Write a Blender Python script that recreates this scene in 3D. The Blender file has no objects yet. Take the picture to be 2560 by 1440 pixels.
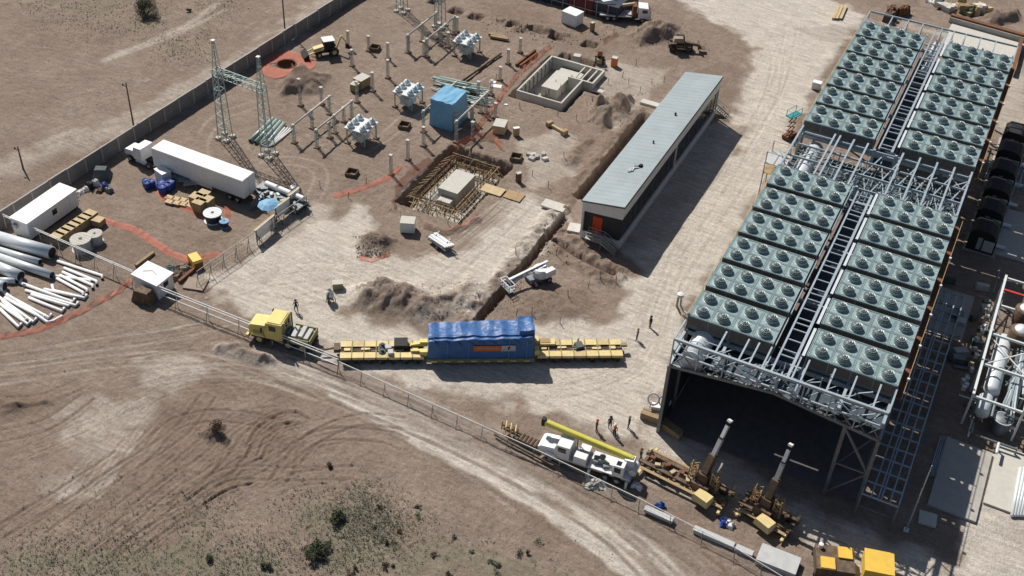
import bpy, math, random
import numpy as np
from mathutils import Vector, Matrix
random.seed(7); RNG = np.random.default_rng(7)
S = bpy.context.scene
COL = S.collection
# ---------------------------------------------------------------- camera (drone), world, sun, exposure
PITCH, ROLL, YAW, FPX = .690, .056, -.428, 2939.5
CAMP = np.array([21.45, -96.13, 95.23])
cp, sp, cy_, sy_, cr, sr = math.cos(PITCH), math.sin(PITCH), math.cos(YAW), math.sin(YAW), math.cos(ROLL), math.sin(ROLL)
_f = np.array([sy_*cp, cy_*cp, -sp]); _r0 = np.array([cy_, -sy_, 0.]); _u0 = np.cross(_r0, _f)
_r = cr*_r0 + sr*_u0; _u = -sr*_r0 + cr*_u0
cam = bpy.data.cameras.new('camera'); camo = bpy.data.objects.new('camera', cam); COL.objects.link(camo)
camo.matrix_world = Matrix(((_r[0], _u[0], -_f[0], CAMP[0]), (_r[1], _u[1], -_f[1], CAMP[1]), (_r[2], _u[2], -_f[2], CAMP[2]), (0, 0, 0, 1)))
cam.sensor_width = 36; cam.lens = FPX/2560*36; cam.clip_start = 1; cam.clip_end = 6000
S.camera = camo
SUN_EL, SUN_AZ = math.radians(48), math.radians(148)      # azimuth of the sun, from +X towards +Y
w = bpy.data.worlds.new('World'); S.world = w; w.use_nodes = True
nt = w.node_tree; bg = nt.nodes['Background']; sky = nt.nodes.new('ShaderNodeTexSky')
sky.sky_type = 'NISHITA'; sky.sun_disc = False; sky.sun_elevation = SUN_EL; sky.sun_rotation = math.pi/2 - SUN_AZ
sky.altitude = 600; sky.dust_density = 2.
nt.links.new(sky.outputs[0], bg.inputs[0]); bg.inputs[1].default_value = .05
sl = bpy.data.lights.new('sun', 'SUN'); sl.energy = 4.2; sl.angle = math.radians(.53); sl.color = (1, .955, .89)
so = bpy.data.objects.new('sun', sl); COL.objects.link(so)
sd = Vector((math.cos(SUN_AZ)*math.cos(SUN_EL), math.sin(SUN_AZ)*math.cos(SUN_EL), math.sin(SUN_EL)))
so.rotation_euler = sd.to_track_quat('Z', 'Y').to_euler(); so.location = sd*200
vs = S.view_settings; vs.view_transform = 'Standard'; vs.look = 'None'; vs.gamma = 1; vs.exposure = 0.26; vs.use_curve_mapping = False
S.render.engine = 'CYCLES'; S.cycles.max_bounces = 5; S.cycles.diffuse_bounces = 2; S.cycles.transparent_max_bounces = 12

# ---------------------------------------------------------------- photo pixel (2560 wide) -> point at height z
def gp(u, v, z=0.):
    d = _r*((u-1280)/FPX) + _u*((720-v)/FPX) + _f
    p = CAMP + d*((z-CAMP[2])/d[2]); return Vector((p[0], p[1], p[2]))
def ang(a, b): return math.atan2(b[1]-a[1], b[0]-a[0])

# ---------------------------------------------------------------- materials
MATS = {}
def pm(name, c, rough=.7, metal=0., var=.22, scale=1.2, bump=0., dust=.0, fine=14., spec=.35):
    m = bpy.data.materials.new(name); m.use_nodes = True; t = m.node_tree; L = t.links; N = t.nodes
    b = N['Principled BSDF']; b.inputs['Roughness'].default_value = rough; b.inputs['Metallic'].default_value = metal
    b.inputs['Specular IOR Level'].default_value = spec
    tc = N.new('ShaderNodeTexCoord'); n1 = N.new('ShaderNodeTexNoise'); n2 = N.new('ShaderNodeTexNoise')
    geo = N.new('ShaderNodeNewGeometry')
    n1.inputs['Scale'].default_value = scale; n1.inputs['Detail'].default_value = 5; n2.inputs['Scale'].default_value = fine; n2.inputs['Detail'].default_value = 3
    L.new(geo.outputs['Position'], n1.inputs['Vector']); L.new(tc.outputs['Object'], n2.inputs['Vector'])
    ad = N.new('ShaderNodeMath'); ad.operation = 'ADD'; L.new(n1.outputs[0], ad.inputs[0]); L.new(n2.outputs[0], ad.inputs[1])
    mr = N.new('ShaderNodeMapRange'); mr.inputs[1].default_value = .6; mr.inputs[2].default_value = 1.4
    mr.inputs[3].default_value = 1-var; mr.inputs[4].default_value = 1+var*.6; L.new(ad.outputs[0], mr.inputs[0])
    mx = N.new('ShaderNodeMix'); mx.data_type = 'RGBA'; mx.blend_type = 'MULTIPLY'; mx.inputs[0].default_value = 1
    mx.inputs[6].default_value = (*c, 1); L.new(mr.outputs[0], mx.inputs[7]); out = mx.outputs[2]
    if dust:
        n3 = N.new('ShaderNodeTexNoise'); n3.inputs['Scale'].default_value = 2.3; n3.inputs['Detail'].default_value = 6; L.new(geo.outputs['Position'], n3.inputs['Vector'])
        r3 = N.new('ShaderNodeMapRange'); r3.inputs[1].default_value = .42; r3.inputs[2].default_value = .7; r3.inputs[4].default_value = dust; L.new(n3.outputs[0], r3.inputs[0])
        m3 = N.new('ShaderNodeMix'); m3.data_type = 'RGBA'; L.new(r3.outputs[0], m3.inputs[0]); L.new(out, m3.inputs[6]); m3.inputs[7].default_value = (.34, .27, .21, 1); out = m3.outputs[2]
    L.new(out, b.inputs['Base Color'])
    if bump:
        bp = N.new('ShaderNodeBump'); bp.inputs['Strength'].default_value = bump; bp.inputs['Distance'].default_value = .05; L.new(n2.outputs[0], bp.inputs['Height']); L.new(bp.outputs[0], b.inputs['Normal'])
    MATS[name] = m; return m
pm('deck', (.34, .465, .475), .55, .1, .3, .35, dust=.22); pm('deck_dark', (.1, .12, .12), .8); pm('galv', (.36, .43, .43), .38, .4, .3)
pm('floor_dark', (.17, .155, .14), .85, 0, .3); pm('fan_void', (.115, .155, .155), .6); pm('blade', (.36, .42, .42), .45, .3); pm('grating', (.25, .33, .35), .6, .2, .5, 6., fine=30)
pm('steel', (.4, .47, .52), .5, .3, .25, dust=.12); pm('steel_dark', (.2, .22, .23), .55, .4, .3)
pm('silver', (.66, .7, .72), .38, .12, .12); pm('plenum', (.14, .125, .11), .8, dust=.2)
pm('roof', (.29, .345, .365), .6, .1, .22, .35, dust=.2); pm('white', (.78, .77, .74), .55, 0, .12, dust=.12); pm('cleanwhite', (.8, .8, .79), .5, 0, .1, .8, dust=.1)
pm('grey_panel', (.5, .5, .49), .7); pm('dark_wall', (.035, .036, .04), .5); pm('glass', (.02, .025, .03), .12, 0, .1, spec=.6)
pm('door_orange', (.62, .07, .025), .6); pm('rail', (.45, .43, .38), .6, .2); pm('black', (.02, .02, .02), .7); pm('rubber', (.025, .024, .023), .9, dust=.35)
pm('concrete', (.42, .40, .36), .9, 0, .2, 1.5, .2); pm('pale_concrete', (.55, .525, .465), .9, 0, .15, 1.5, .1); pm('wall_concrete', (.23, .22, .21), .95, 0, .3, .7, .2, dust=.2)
pm('yellow', (.72, .57, .26), .6, 0, .18, dust=.25); pm('yellow_worn', (.6, .46, .22), .7, 0, .25, dust=.5); pm('yellow_pale', (.74, .62, .2), .6, 0, .15, dust=.2); pm('bright_yellow', (.78, .5, .07), .55, 0, .12, dust=.15); pm('boom_yellow', (.6, .55, .09), .5, 0, .15)
pm('olive', (.28, .27, .12), .7, 0, .2, dust=.3); pm('brown_steel', (.13, .085, .055), .75, .2, .35, dust=.3); pm('rust', (.2, .09, .045), .9, 0, .4)
pm('tarp', (.05, .14, .34), .45, 0, .25, .9, .6, fine=5); pm('tarp_light', (.17, .4, .6), .42, 0, .2, .9, .5, fine=5); pm('blue', (.03, .07, .3), .5); pm('sky_blue', (.2, .42, .62), .6)
pm('wood', (.4, .28, .15), .85, 0, .3, 2); pm('wood_pale', (.55, .43, .25), .85, 0, .25, 2); pm('plank', (.33, .24, .14), .9, 0, .35, 2.); pm('old_wood', (.17, .115, .075), .9, 0, .35, 2)
pm('red', (.55, .06, .05), .6); pm('orange', (.7, .2, .08), .7); pm('cloth_dark', (.03, .03, .035), .95); pm('cloth_blue', (.05, .07, .13), .95); pm('cloth_orange', (.6, .17, .04), .9); pm('cloth_brown', (.12, .08, .06), .95); pm('cloth_grey', (.22, .22, .23), .95)
pm('skin', (.35, .2, .14), .6); pm('helmet', (.8, .78, .7), .4); pm('navy', (.022, .032, .055), .5, dust=.1); pm('slate_sheet', (.06, .09, .115), .55, .1, .3, dust=.15); pm('maroon', (.13, .025, .03), .7); pm('teal', (.05, .3, .32), .5)
pm('banner_orange', (.62, .13, .04), .7, 0, .1); pm('banner_grey', (.45, .47, .5), .6, 0, .08); pm('rock', (.34, .27, .215), .95, 0, .35, .9, .3); pm('earth', (.24, .17, .125), .95, 0, .35, .9, .4); pm('greenish', (.36, .44, .41), .5, .3, .2)
pm('leaf', (.08, .095, .05), .8, 0, .4); pm('leaf_grey', (.23, .235, .165), .85, 0, .4); pm('twig', (.09, .055, .04), .9, 0, .4); pm('porcelain', (.7, .74, .73), .3, 0, .12); pm('insul_blue', (.33, .42, .46), .35, 0, .12)
def hatch(name, sx, sy, lo):      # pressed grating pattern over a sheet metal material
    m = MATS[name]; t = m.node_tree; N = t.nodes; L = t.links; b = N['Principled BSDF']; src = b.inputs['Base Color'].links[0].from_socket; geo = N.new('ShaderNodeNewGeometry'); br = N.new('ShaderNodeTexBrick'); mp = N.new('ShaderNodeMapping')
    mp.inputs['Scale'].default_value = (sx, sy, 1); L.new(geo.outputs['Position'], mp.inputs[0]); L.new(mp.outputs[0], br.inputs['Vector']); br.inputs['Scale'].default_value = 1; br.inputs['Mortar Size'].default_value = .12; br.inputs['Brick Width'].default_value = 1.; br.inputs['Row Height'].default_value = .5
    br.inputs['Color1'].default_value = (1, 1, 1, 1); br.inputs['Color2'].default_value = (.86, .88, .88, 1); br.inputs['Mortar'].default_value = (lo, lo, lo, 1); mx = N.new('ShaderNodeMix'); mx.data_type = 'RGBA'; mx.blend_type = 'MULTIPLY'; mx.inputs[0].default_value = 1; L.new(src, mx.inputs[6]); L.new(br.outputs['Color'], mx.inputs[7]); L.new(mx.outputs[2], b.inputs['Base Color'])
hatch('deck', 1.9, 1.6, .74); hatch('grating', 4., 3.4, .6)
def netmat():
    m = bpy.data.materials.new('net'); m.use_nodes = True; t = m.node_tree; N = t.nodes; L = t.links; b = N['Principled BSDF']
    b.inputs['Base Color'].default_value = (.62, .17, .1, 1); b.inputs['Roughness'].default_value = .7
    uv = N.new('ShaderNodeUVMap'); ck = N.new('ShaderNodeTexBrick'); ck.offset = 0; ck.inputs['Scale'].default_value = 1; ck.inputs['Mortar Size'].default_value = .02; ck.inputs['Brick Width'].default_value = .12; ck.inputs['Row Height'].default_value = .1
    ck.inputs['Color1'].default_value = ck.inputs['Color2'].default_value = (.1, .1, .1, 1); ck.inputs['Mortar'].default_value = (.8, .8, .8, 1)
    L.new(uv.outputs[0], ck.inputs['Vector']); L.new(ck.outputs['Color'], b.inputs['Alpha']); MATS['net'] = m
netmat()

# ---------------------------------------------------------------- mesh building
class MB:
    def __init__(s): s.v = []; s.f = []; s.m = []; s.cur = 0; s.uv = None
    def add(s, vs, fs):
        o = len(s.v); s.v += [tuple(p) for p in vs]; s.f += [tuple(i+o for i in f) for f in fs]; s.m += [s.cur]*len(fs); return s
    def mat(s, i): s.cur = i; return s
    def box(s, c, d, rz=0., taper=1.):
        x, y, z = c; a, b, h = d[0]/2, d[1]/2, d[2]/2; ca, sa = math.cos(rz), math.sin(rz); v = []
        for k, t in ((-h, 1.), (h, taper)):
            for px, py in ((-a, -b), (a, -b), (a, b), (-a, b)):
                px *= t; py *= t; v.append((x+px*ca-py*sa, y+px*sa+py*ca, z+k))
        return s.add(v, [(3, 2, 1, 0), (4, 5, 6, 7), (0, 1, 5, 4), (1, 2, 6, 5), (2, 3, 7, 6), (3, 0, 4, 7)])
    def b2(s, a, b): return s.box([(a[i]+b[i])/2 for i in range(3)], [abs(b[i]-a[i]) for i in range(3)])
    def bar(s, p, q, w, h=None, up=(0, 0, 1)):
        h = h or w; p = Vector(p); q = Vector(q); d = (q-p).normalized(); u = Vector(up)
        if abs(d.dot(u)) > .98: u = Vector((1, 0, 0))
        r = d.cross(u).normalized()*w/2; t = r.cross(d).normalized()*h/2; v = []
        for e in (p, q): v += [e-r-t, e+r-t, e+r+t, e-r+t]
        return s.add(v, [(3, 2, 1, 0), (4, 5, 6, 7), (0, 1, 5, 4), (1, 2, 6, 5), (2, 3, 7, 6), (3, 0, 4, 7)])
    def tube(s, pts, r, n=8, caps=True, hollow=False):
        pts = [Vector(p) for p in pts]; rr = r if isinstance(r, (list, tuple)) else [r]*len(pts); v = []; f = []
        for i, p in enumerate(pts):
            d = (pts[min(i+1, len(pts)-1)]-pts[max(i-1, 0)]).normalized(); u = Vector((0, 0, 1)) if abs(d.z) < .95 else Vector((1, 0, 0))
            a = d.cross(u).normalized(); b = a.cross(d)
            for k in range(n):
                t = 2*math.pi*k/n; v.append(p+(a*math.cos(t)+b*math.sin(t))*rr[i])
        for i in range(len(pts)-1):
            for k in range(n): f.append((i*n+k, i*n+(k+1) % n, (i+1)*n+(k+1) % n, (i+1)*n+k))
        if caps and not hollow: f += [tuple(range(n-1, -1, -1)), tuple(range((len(pts)-1)*n, len(pts)*n))]
        return s.add(v, f)
    def lathe(s, prof, c=(0, 0, 0), n=16, close=False):
        v = []; f = []; m = len(prof)
        for k in range(n):
            t = 2*math.pi*k/n
            for r, z in prof: v.append((c[0]+r*math.cos(t), c[1]+r*math.sin(t), c[2]+z))
        for k in range(n):
            k2 = (k+1) % n
            for i in range(m-1): f.append((k*m+i, k2*m+i, k2*m+i+1, k*m+i+1))
            if close: f.append((k*m+m-1, k2*m+m-1, k2*m, k*m))
        return s.add(v, f)
    def disc(s, c, r, n=16): return s.add([(c[0]+r*math.cos(2*math.pi*k/n), c[1]+r*math.sin(2*math.pi*k/n), c[2]) for k in range(n)], [tuple(range(n))])
    def wheel(s, c, r, wd, n=14, axis='y'):
        prof = [(0, wd*.3), (r*.5, wd*.3), (r*.55, wd*.5), (r*.92, wd*.5), (r, wd*.32), (r, -wd*.32), (r*.92, -wd*.5), (r*.55, -wd*.5), (r*.5, -wd*.3), (0, -wd*.3)]
        v = []; f = []; m = len(prof)
        for k in range(n):
            t = 2*math.pi*k/n
            for q, z in prof:
                a, b = q*math.cos(t), q*math.sin(t); v.append((c[0]+a, c[1]+z, c[2]+b) if axis == 'y' else (c[0]+z, c[1]+a, c[2]+b))
        for k in range(n):
            for i in range(m-1): f.append((k*m+i, ((k+1) % n)*m+i, ((k+1) % n)*m+i+1, k*m+i+1))
        return s.add(v, f)
    def prism(s, poly, a, b, axis='y'):        # poly in (x,z) extruded along y (or (x,y) along z)
        n = len(poly); v = []
        for e in (a, b):
            for p in poly: v.append((p[0], e, p[1]) if axis == 'y' else ((p[0], p[1], e) if axis == 'z' else (e, p[0], p[1])))
        f = [tuple(range(n)), tuple(range(2*n-1, n-1, -1))]+[(i, i+n, (i+1) % n+n, (i+1) % n) for i in range(n)]
        return s.add(v, f)
    def build(s, name, mat, parent=None, smooth=False, loc=None):
        me = bpy.data.meshes.new(name); me.from_pydata(s.v, [], s.f)
        for q in (mat if isinstance(mat, (list, tuple)) else [mat]): me.materials.append(MATS[q])
        if isinstance(mat, (list, tuple)): me.polygons.foreach_set('material_index', s.m)
        if smooth: me.polygons.foreach_set('use_smooth', [True]*len(s.f))
        me.update()
        if s.uv:
            ul = me.uv_layers.new(name='UVMap'); ul.data.foreach_set('uv', np.array([s.uv[v] for f in s.f for v in f], dtype=np.float32).ravel())
        return link(name, me, parent, loc)
def link(name, me, parent=None, loc=None, rz=None):
    o = bpy.data.objects.new(name, me); COL.objects.link(o)
    if parent is not None: o.parent = parent
    if loc is not None: o.location = loc
    if rz is not None: o.rotation_euler = (0, 0, rz)
    return o
def tag(o, label=None, cat=None, group=None, kind=None):
    for k, v in (('label', label), ('category', cat), ('group', group), ('kind', kind)):
        if v: o[k] = v
    return o
def thing(name, label, cat, loc=(0, 0, 0), rz=0., group=None):
    o = bpy.data.objects.new(name, None); o.empty_display_size = .3; COL.objects.link(o); o.location = loc; o.rotation_euler = (0, 0, rz)
    return tag(o, label, cat, group)
KIDS = {}
def dup(root, loc, rz=None, label=None, group=None, cat=None):
    def cp(o, par):
        c = o.copy(); COL.objects.link(c)
        if par is not None: c.parent = par
        for ch in o.children: cp(ch, c)
        return c
    r = cp(root, None); r.location = loc
    if rz is not None: r.rotation_euler = (0, 0, rz)
    return tag(r, label, cat, group)
def xf(loc, rz):
    ca, sa = math.cos(rz), math.sin(rz)
    return lambda x, y, z: (loc[0]+x*ca-y*sa, loc[1]+x*sa+y*ca, loc[2]+z)
# ---------------------------------------------------------------- ground: one sheet, soil map + relief
def axis(a, b, regs, far):
    c = [a-far, a-far*.5, a-far*.22, a-far*.1, a-far*.04]; x = a
    while x < b:
        c.append(x); st = .5
        for lo, hi, s_ in regs:
            if lo <= x < hi: st = s_
        x += st
    return np.array(c+[b, b+far*.04, b+far*.1, b+far*.22, b+far*.5, b+far])
GX = axis(-150., 52., [(-84, -78, .36), (-78, 24, .26), (-60, -6, .165)], 2500.); GY = axis(-66., 146., [(-48, 42, .26), (42, 98, .36), (-47, -14.5, .165)], 2500.)
XX, YY = np.meshgrid(GX, GY); SH = XX.shape
def W(p): return [(q.x, q.y) for q in (gp(u, v) for u, v in p)]
def smooth(t): t = np.clip(t, 0, 1); return t*t*(3-2*t)
def hashn(ix, iy, sd):
    h = np.sin(ix*127.1+iy*311.7+sd*74.7)*43758.5453; return h-np.floor(h)
def vnoise(x, y, sd=0):
    ix, iy = np.floor(x), np.floor(y); fx, fy = x-ix, y-iy; fx = fx*fx*(3-2*fx); fy = fy*fy*(3-2*fy)
    a, b, c, d = hashn(ix, iy, sd), hashn(ix+1, iy, sd), hashn(ix, iy+1, sd), hashn(ix+1, iy+1, sd)
    return a+(b-a)*fx+(c-a)*fy+(a-b-c+d)*fx*fy
def fbm(x, y, sd=0, o=4):
    t = 0; a = .5
    for i in range(o): t = t+a*vnoise(x*2**i, y*2**i, sd+i*13); a *= .5
    return t
def win(pts, m):
    xs = [p[0] for p in pts]; ys = [p[1] for p in pts]
    i0, i1 = np.searchsorted(GX, [min(xs)-m, max(xs)+m]); j0, j1 = np.searchsorted(GY, [min(ys)-m, max(ys)+m])
    return slice(j0, j1), slice(i0, i1)
def segd(x, y, pts):
    d = np.full(x.shape, 1e9)
    for (ax, ay), (bx, by) in zip(pts[:-1], pts[1:]):
        L2 = (bx-ax)**2+(by-ay)**2+1e-9; t = np.clip(((x-ax)*(bx-ax)+(y-ay)*(by-ay))/L2, 0, 1)
        d = np.minimum(d, np.hypot(x-ax-t*(bx-ax), y-ay-t*(by-ay)))
    return d
def inside(x, y, pts):
    r = np.zeros(x.shape, bool); n = len(pts)
    for i in range(n):
        (ax, ay), (bx, by) = pts[i], pts[(i+1) % n]
        c = ((ay > y) != (by > y)) & (x < (bx-ax)*(y-ay)/(by-ay+1e-12)+ax); r ^= c
    return r
def spline(pts, k=6):
    if len(pts) < 3: return pts
    P = [pts[0]]+list(pts)+[pts[-1]]; o = []
    for i in range(1, len(P)-2):
        p0, p1, p2, p3 = [np.array(P[i+j-1]) for j in range(4)]
        for t in np.arange(k)/k: o.append(tuple(.5*(2*p1+(p2-p0)*t+(2*p0-5*p1+4*p2-p3)*t*t+(3*p1-p0-3*p2+p3)*t**3)))
    return o+[pts[-1]]
PALE = np.zeros(SH); DARK = np.zeros(SH); GREEN = np.zeros(SH); ZZ = np.zeros(SH)
NZ = fbm(XX*.35, YY*.35, 3, 5)-.47; NF = fbm(XX*1.3, YY*1.3, 9, 3)-.44
def poly(A, pxs, val, soft=1.5, mode='max', jag=1.5, world=False):
    pts = list(pxs) if world else W(pxs); s = win(pts, soft*2+jag); x, y = XX[s], YY[s]
    d = segd(x, y, pts+[pts[0]]); d = np.where(inside(x, y, pts), d, -d)+NZ[s]*jag*2.2
    k = smooth(d/soft+.5)*val; B = A[s]
    A[s] = np.maximum(B, k) if mode == 'max' else (B+k if mode == 'add' else B*(1-smooth(d/soft+.5))+val*smooth(d/soft+.5))
def stroke(A, pxs, wd, val, soft=.6, mode='max', jag=.5, world=False):
    pts = spline(list(pxs) if world else W(pxs)); s = win(pts, wd+soft*2+jag); x, y = XX[s], YY[s]
    d = wd/2-segd(x, y, pts)+NZ[s]*jag*2; k = smooth(d/soft+.5)*val; B = A[s]
    A[s] = np.maximum(B, k) if mode == 'max' else (B+k if mode == 'add' else B*(1-smooth(d/soft+.5))+val*smooth(d/soft+.5))
def mound(pxs, h, soft=2., rough=.5, dark=.5, world=False):
    pts = list(pxs) if world else W(pxs); s = win(pts, 4); x, y = XX[s], YY[s]
    d = segd(x, y, pts+[pts[0]]); d = np.where(inside(x, y, pts), d, -d)+NZ[s]*1.6
    k = smooth(d/soft+.15); ZZ[s] += k*h*(1+rough*1.6*NZ[s]*2+rough*.5*NF[s]); DARK[s] = np.maximum(DARK[s], k*dark)
    PALE[s] *= 1-.85*k
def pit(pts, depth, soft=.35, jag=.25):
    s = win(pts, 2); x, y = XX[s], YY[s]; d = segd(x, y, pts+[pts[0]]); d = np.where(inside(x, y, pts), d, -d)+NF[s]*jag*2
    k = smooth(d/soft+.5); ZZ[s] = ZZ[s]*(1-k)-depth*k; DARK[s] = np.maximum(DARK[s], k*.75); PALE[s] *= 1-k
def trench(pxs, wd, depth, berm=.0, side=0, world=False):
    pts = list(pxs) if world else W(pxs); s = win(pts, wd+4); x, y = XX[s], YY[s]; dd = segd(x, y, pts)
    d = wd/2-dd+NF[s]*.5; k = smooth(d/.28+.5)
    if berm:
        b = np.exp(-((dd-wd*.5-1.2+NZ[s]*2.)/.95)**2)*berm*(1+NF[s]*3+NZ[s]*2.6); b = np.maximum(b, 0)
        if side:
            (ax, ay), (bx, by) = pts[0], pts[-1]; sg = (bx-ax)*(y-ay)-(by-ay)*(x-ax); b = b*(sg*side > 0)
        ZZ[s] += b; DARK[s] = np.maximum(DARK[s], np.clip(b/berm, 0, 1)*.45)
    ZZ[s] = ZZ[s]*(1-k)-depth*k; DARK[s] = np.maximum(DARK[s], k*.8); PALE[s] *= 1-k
def ruts(pxs, gauge=1.9, wd=.5, pale=.0, dark=.5, deep=.07, world=False):
    pts = spline(list(pxs) if world else W(pxs), 8); q = np.array(pts); t = np.gradient(q, axis=0); t /= np.linalg.norm(t, axis=1)[:, None]+1e-9; n = np.stack([-t[:, 1], t[:, 0]], 1)
    for sgn in (-1, 1):
        a = [tuple(r) for r in q+n*gauge/2*sgn]; s = win(a, 1.5); x, y = XX[s], YY[s]; dd = segd(x, y, a); k = smooth((wd/2-dd)/.2+.5)*(.55+.9*np.clip(NZ[s]+.45, 0, 1))
        deep_ = deep*.55; ZZ[s] -= k*deep_; ZZ[s] += np.exp(-((dd-wd*.8)/.16)**2)*deep_*.7
        if dark: DARK[s] = np.maximum(DARK[s], k*dark)
        if pale: PALE[s] = np.maximum(PALE[s], k*pale)
# --- pale compacted roads and yards
poly(PALE, [(640, 640), (760, 570), (900, 520), (960, 640), (1180, 620), (1330, 490), (1440, 545), (1330, 640), (1230, 700), (1180, 790), (1060, 810), (1000, 760), (860, 740), (830, 790), (1000, 815), (1060, 830), (1600, 800), (1560, 700), (1700, 700), (1680, 900), (1620, 1030), (1640, 1120), (1550, 1100), (1380, 1030), (1150, 980), (840, 905), (790, 860), (620, 790), (540, 750), (510, 690)], .95, 3, jag=2.2)
poly(PALE, [(1585, 700), (1860, 350), (1830, 260), (1870, 190), (1900, 120), (1700, 0), (2050, -20), (2160, 40), (2100, 130), (1990, 300), (1960, 380), (1850, 560), (1760, 700), (1690, 800), (1700, 920), (1640, 1020), (1560, 900), (1560, 780)], 1., 3, jag=2.)
poly(PALE, [(1560, 1010), (1720, 950), (1760, 1090), (2060, 1300), (2600, 1460), (2200, 1480), (1980, 1330), (1700, 1230), (1600, 1190)], .85, 3)
poly(PALE, [(1920, 30), (2140, 40), (2280, 60), (2560, 150), (2600, 400), (2500, 330), (2460, 280), (2540, 120), (2150, 55)], .55, 3)
poly(PALE, [(2430, 1130), (2600, 1150), (2600, 1480), (2400, 1460)], .85, 2)
poly(PALE, [(1520, 590), (1680, 350), (1800, 300), (1860, 345), (1625, 700)], .8, 1.5, jag=.6)
stroke(PALE, [(560, 870), (744, 934), (880, 1000), (1033, 1085), (1220, 1185), (1393, 1287), (1600, 1440)], 2., 1., 1.1, jag=.8); stroke(PALE, [(640, 880), (800, 940), (960, 1010), (1249, 1160), (1450, 1275), (1620, 1380), (1700, 1450)], 1.8, .95, 1.1, jag=.8); stroke(PALE, [(700, 900), (1000, 1010), (1300, 1165), (1560, 1320), (1720, 1450)], 6.5, .3, 3, jag=1.5)
stroke(DARK, [(816, 934), (1000, 1030), (1177, 1120), (1465, 1235), (1640, 1330), (1800, 1440)], 1.9, .55, 1.4, jag=1.4); stroke(DARK, [(900, 1040), (1120, 1165), (1330, 1290), (1500, 1420)], .9, .35, .9, jag=.7)
stroke(PALE, [(1320, 500), (1250, 580), (1130, 690), (1010, 740)], 3.5, .6, 2)
poly(PALE, [(130, 1110), (160, 1040), (240, 985), (380, 990), (330, 1060), (300, 1120), (230, 1180), (190, 1240), (150, 1235), (200, 1150)], .55, 6, jag=4)
for k in range(7): stroke(PALE, [(150+k*16, 1240), (190+k*16, 1170+k*3), (270+k*14, 1080)], .6, .55, .8)
stroke(PALE, [(0, 420), (250, 330), (420, 260), (640, 140), (760, 50), (830, -10)], 6, .42, 4, jag=2.5)
stroke(PALE, [(260, 150), (340, 120), (470, 60), (540, 10)], 1.6, .5, 1.2); stroke(PALE, [(300, 130), (420, 95), (560, 25)], 1.2, .45, 1.)
poly(PALE, [(330, 900), (470, 880), (520, 930), (430, 980), (350, 960)], .5, 2)
poly(PALE, [(600, 440), (700, 480), (840, 520), (820, 600), (650, 640), (600, 600), (780, 500)], .5, 3)
poly(PALE, [(1300, 360), (1400, 320), (1460, 360), (1440, 440), (1330, 480)], .4, 2); poly(PALE, [(1490, 150), (1680, 170), (1600, 270), (1540, 330), (1500, 280)], .45, 2)
# --- dark / damp / reddish earth
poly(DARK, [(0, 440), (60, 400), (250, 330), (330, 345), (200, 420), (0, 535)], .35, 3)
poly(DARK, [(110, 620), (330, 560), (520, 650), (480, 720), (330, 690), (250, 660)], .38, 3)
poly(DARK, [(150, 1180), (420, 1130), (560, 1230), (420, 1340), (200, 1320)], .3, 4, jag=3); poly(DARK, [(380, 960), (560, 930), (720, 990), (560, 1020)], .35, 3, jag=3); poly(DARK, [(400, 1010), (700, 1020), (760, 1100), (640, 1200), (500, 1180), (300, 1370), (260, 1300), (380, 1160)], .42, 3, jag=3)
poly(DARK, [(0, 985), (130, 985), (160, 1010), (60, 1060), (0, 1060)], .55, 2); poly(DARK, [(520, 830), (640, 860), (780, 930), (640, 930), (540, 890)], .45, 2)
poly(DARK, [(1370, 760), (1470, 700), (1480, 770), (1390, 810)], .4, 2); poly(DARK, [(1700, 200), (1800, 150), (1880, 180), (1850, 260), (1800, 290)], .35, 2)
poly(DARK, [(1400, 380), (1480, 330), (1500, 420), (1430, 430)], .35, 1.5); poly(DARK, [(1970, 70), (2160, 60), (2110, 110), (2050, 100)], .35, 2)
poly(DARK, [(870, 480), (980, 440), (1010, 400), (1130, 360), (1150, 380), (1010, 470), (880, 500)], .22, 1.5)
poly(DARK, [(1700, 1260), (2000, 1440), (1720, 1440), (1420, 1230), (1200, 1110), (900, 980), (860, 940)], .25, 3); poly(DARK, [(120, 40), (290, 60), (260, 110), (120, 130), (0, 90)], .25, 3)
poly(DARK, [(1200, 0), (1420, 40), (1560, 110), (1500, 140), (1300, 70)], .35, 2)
# --- scrub tint
for P_ in ([(760, 1260), (900, 1230), (1000, 1300), (960, 1440), (760, 1440)], [(0, 1390), (300, 1370), (720, 1390), (720, 1460), (0, 1460)], [(480, 1290), (530, 1280), (520, 1340), (470, 1350)], [(1000, 1330), (1300, 1380), (1400, 1460), (980, 1460)]): poly(GREEN, P_, .8, 3, jag=3)
for P_ in ([(90, 0), (330, 0), (300, 40), (150, 30)], [(400, 100), (520, 90), (480, 140), (400, 135)], [(480, 0), (620, 0), (560, 20)], [(310, 20), (400, 20), (390, 70), (310, 70)]): poly(GREEN, P_, .55, 3, jag=3)
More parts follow.
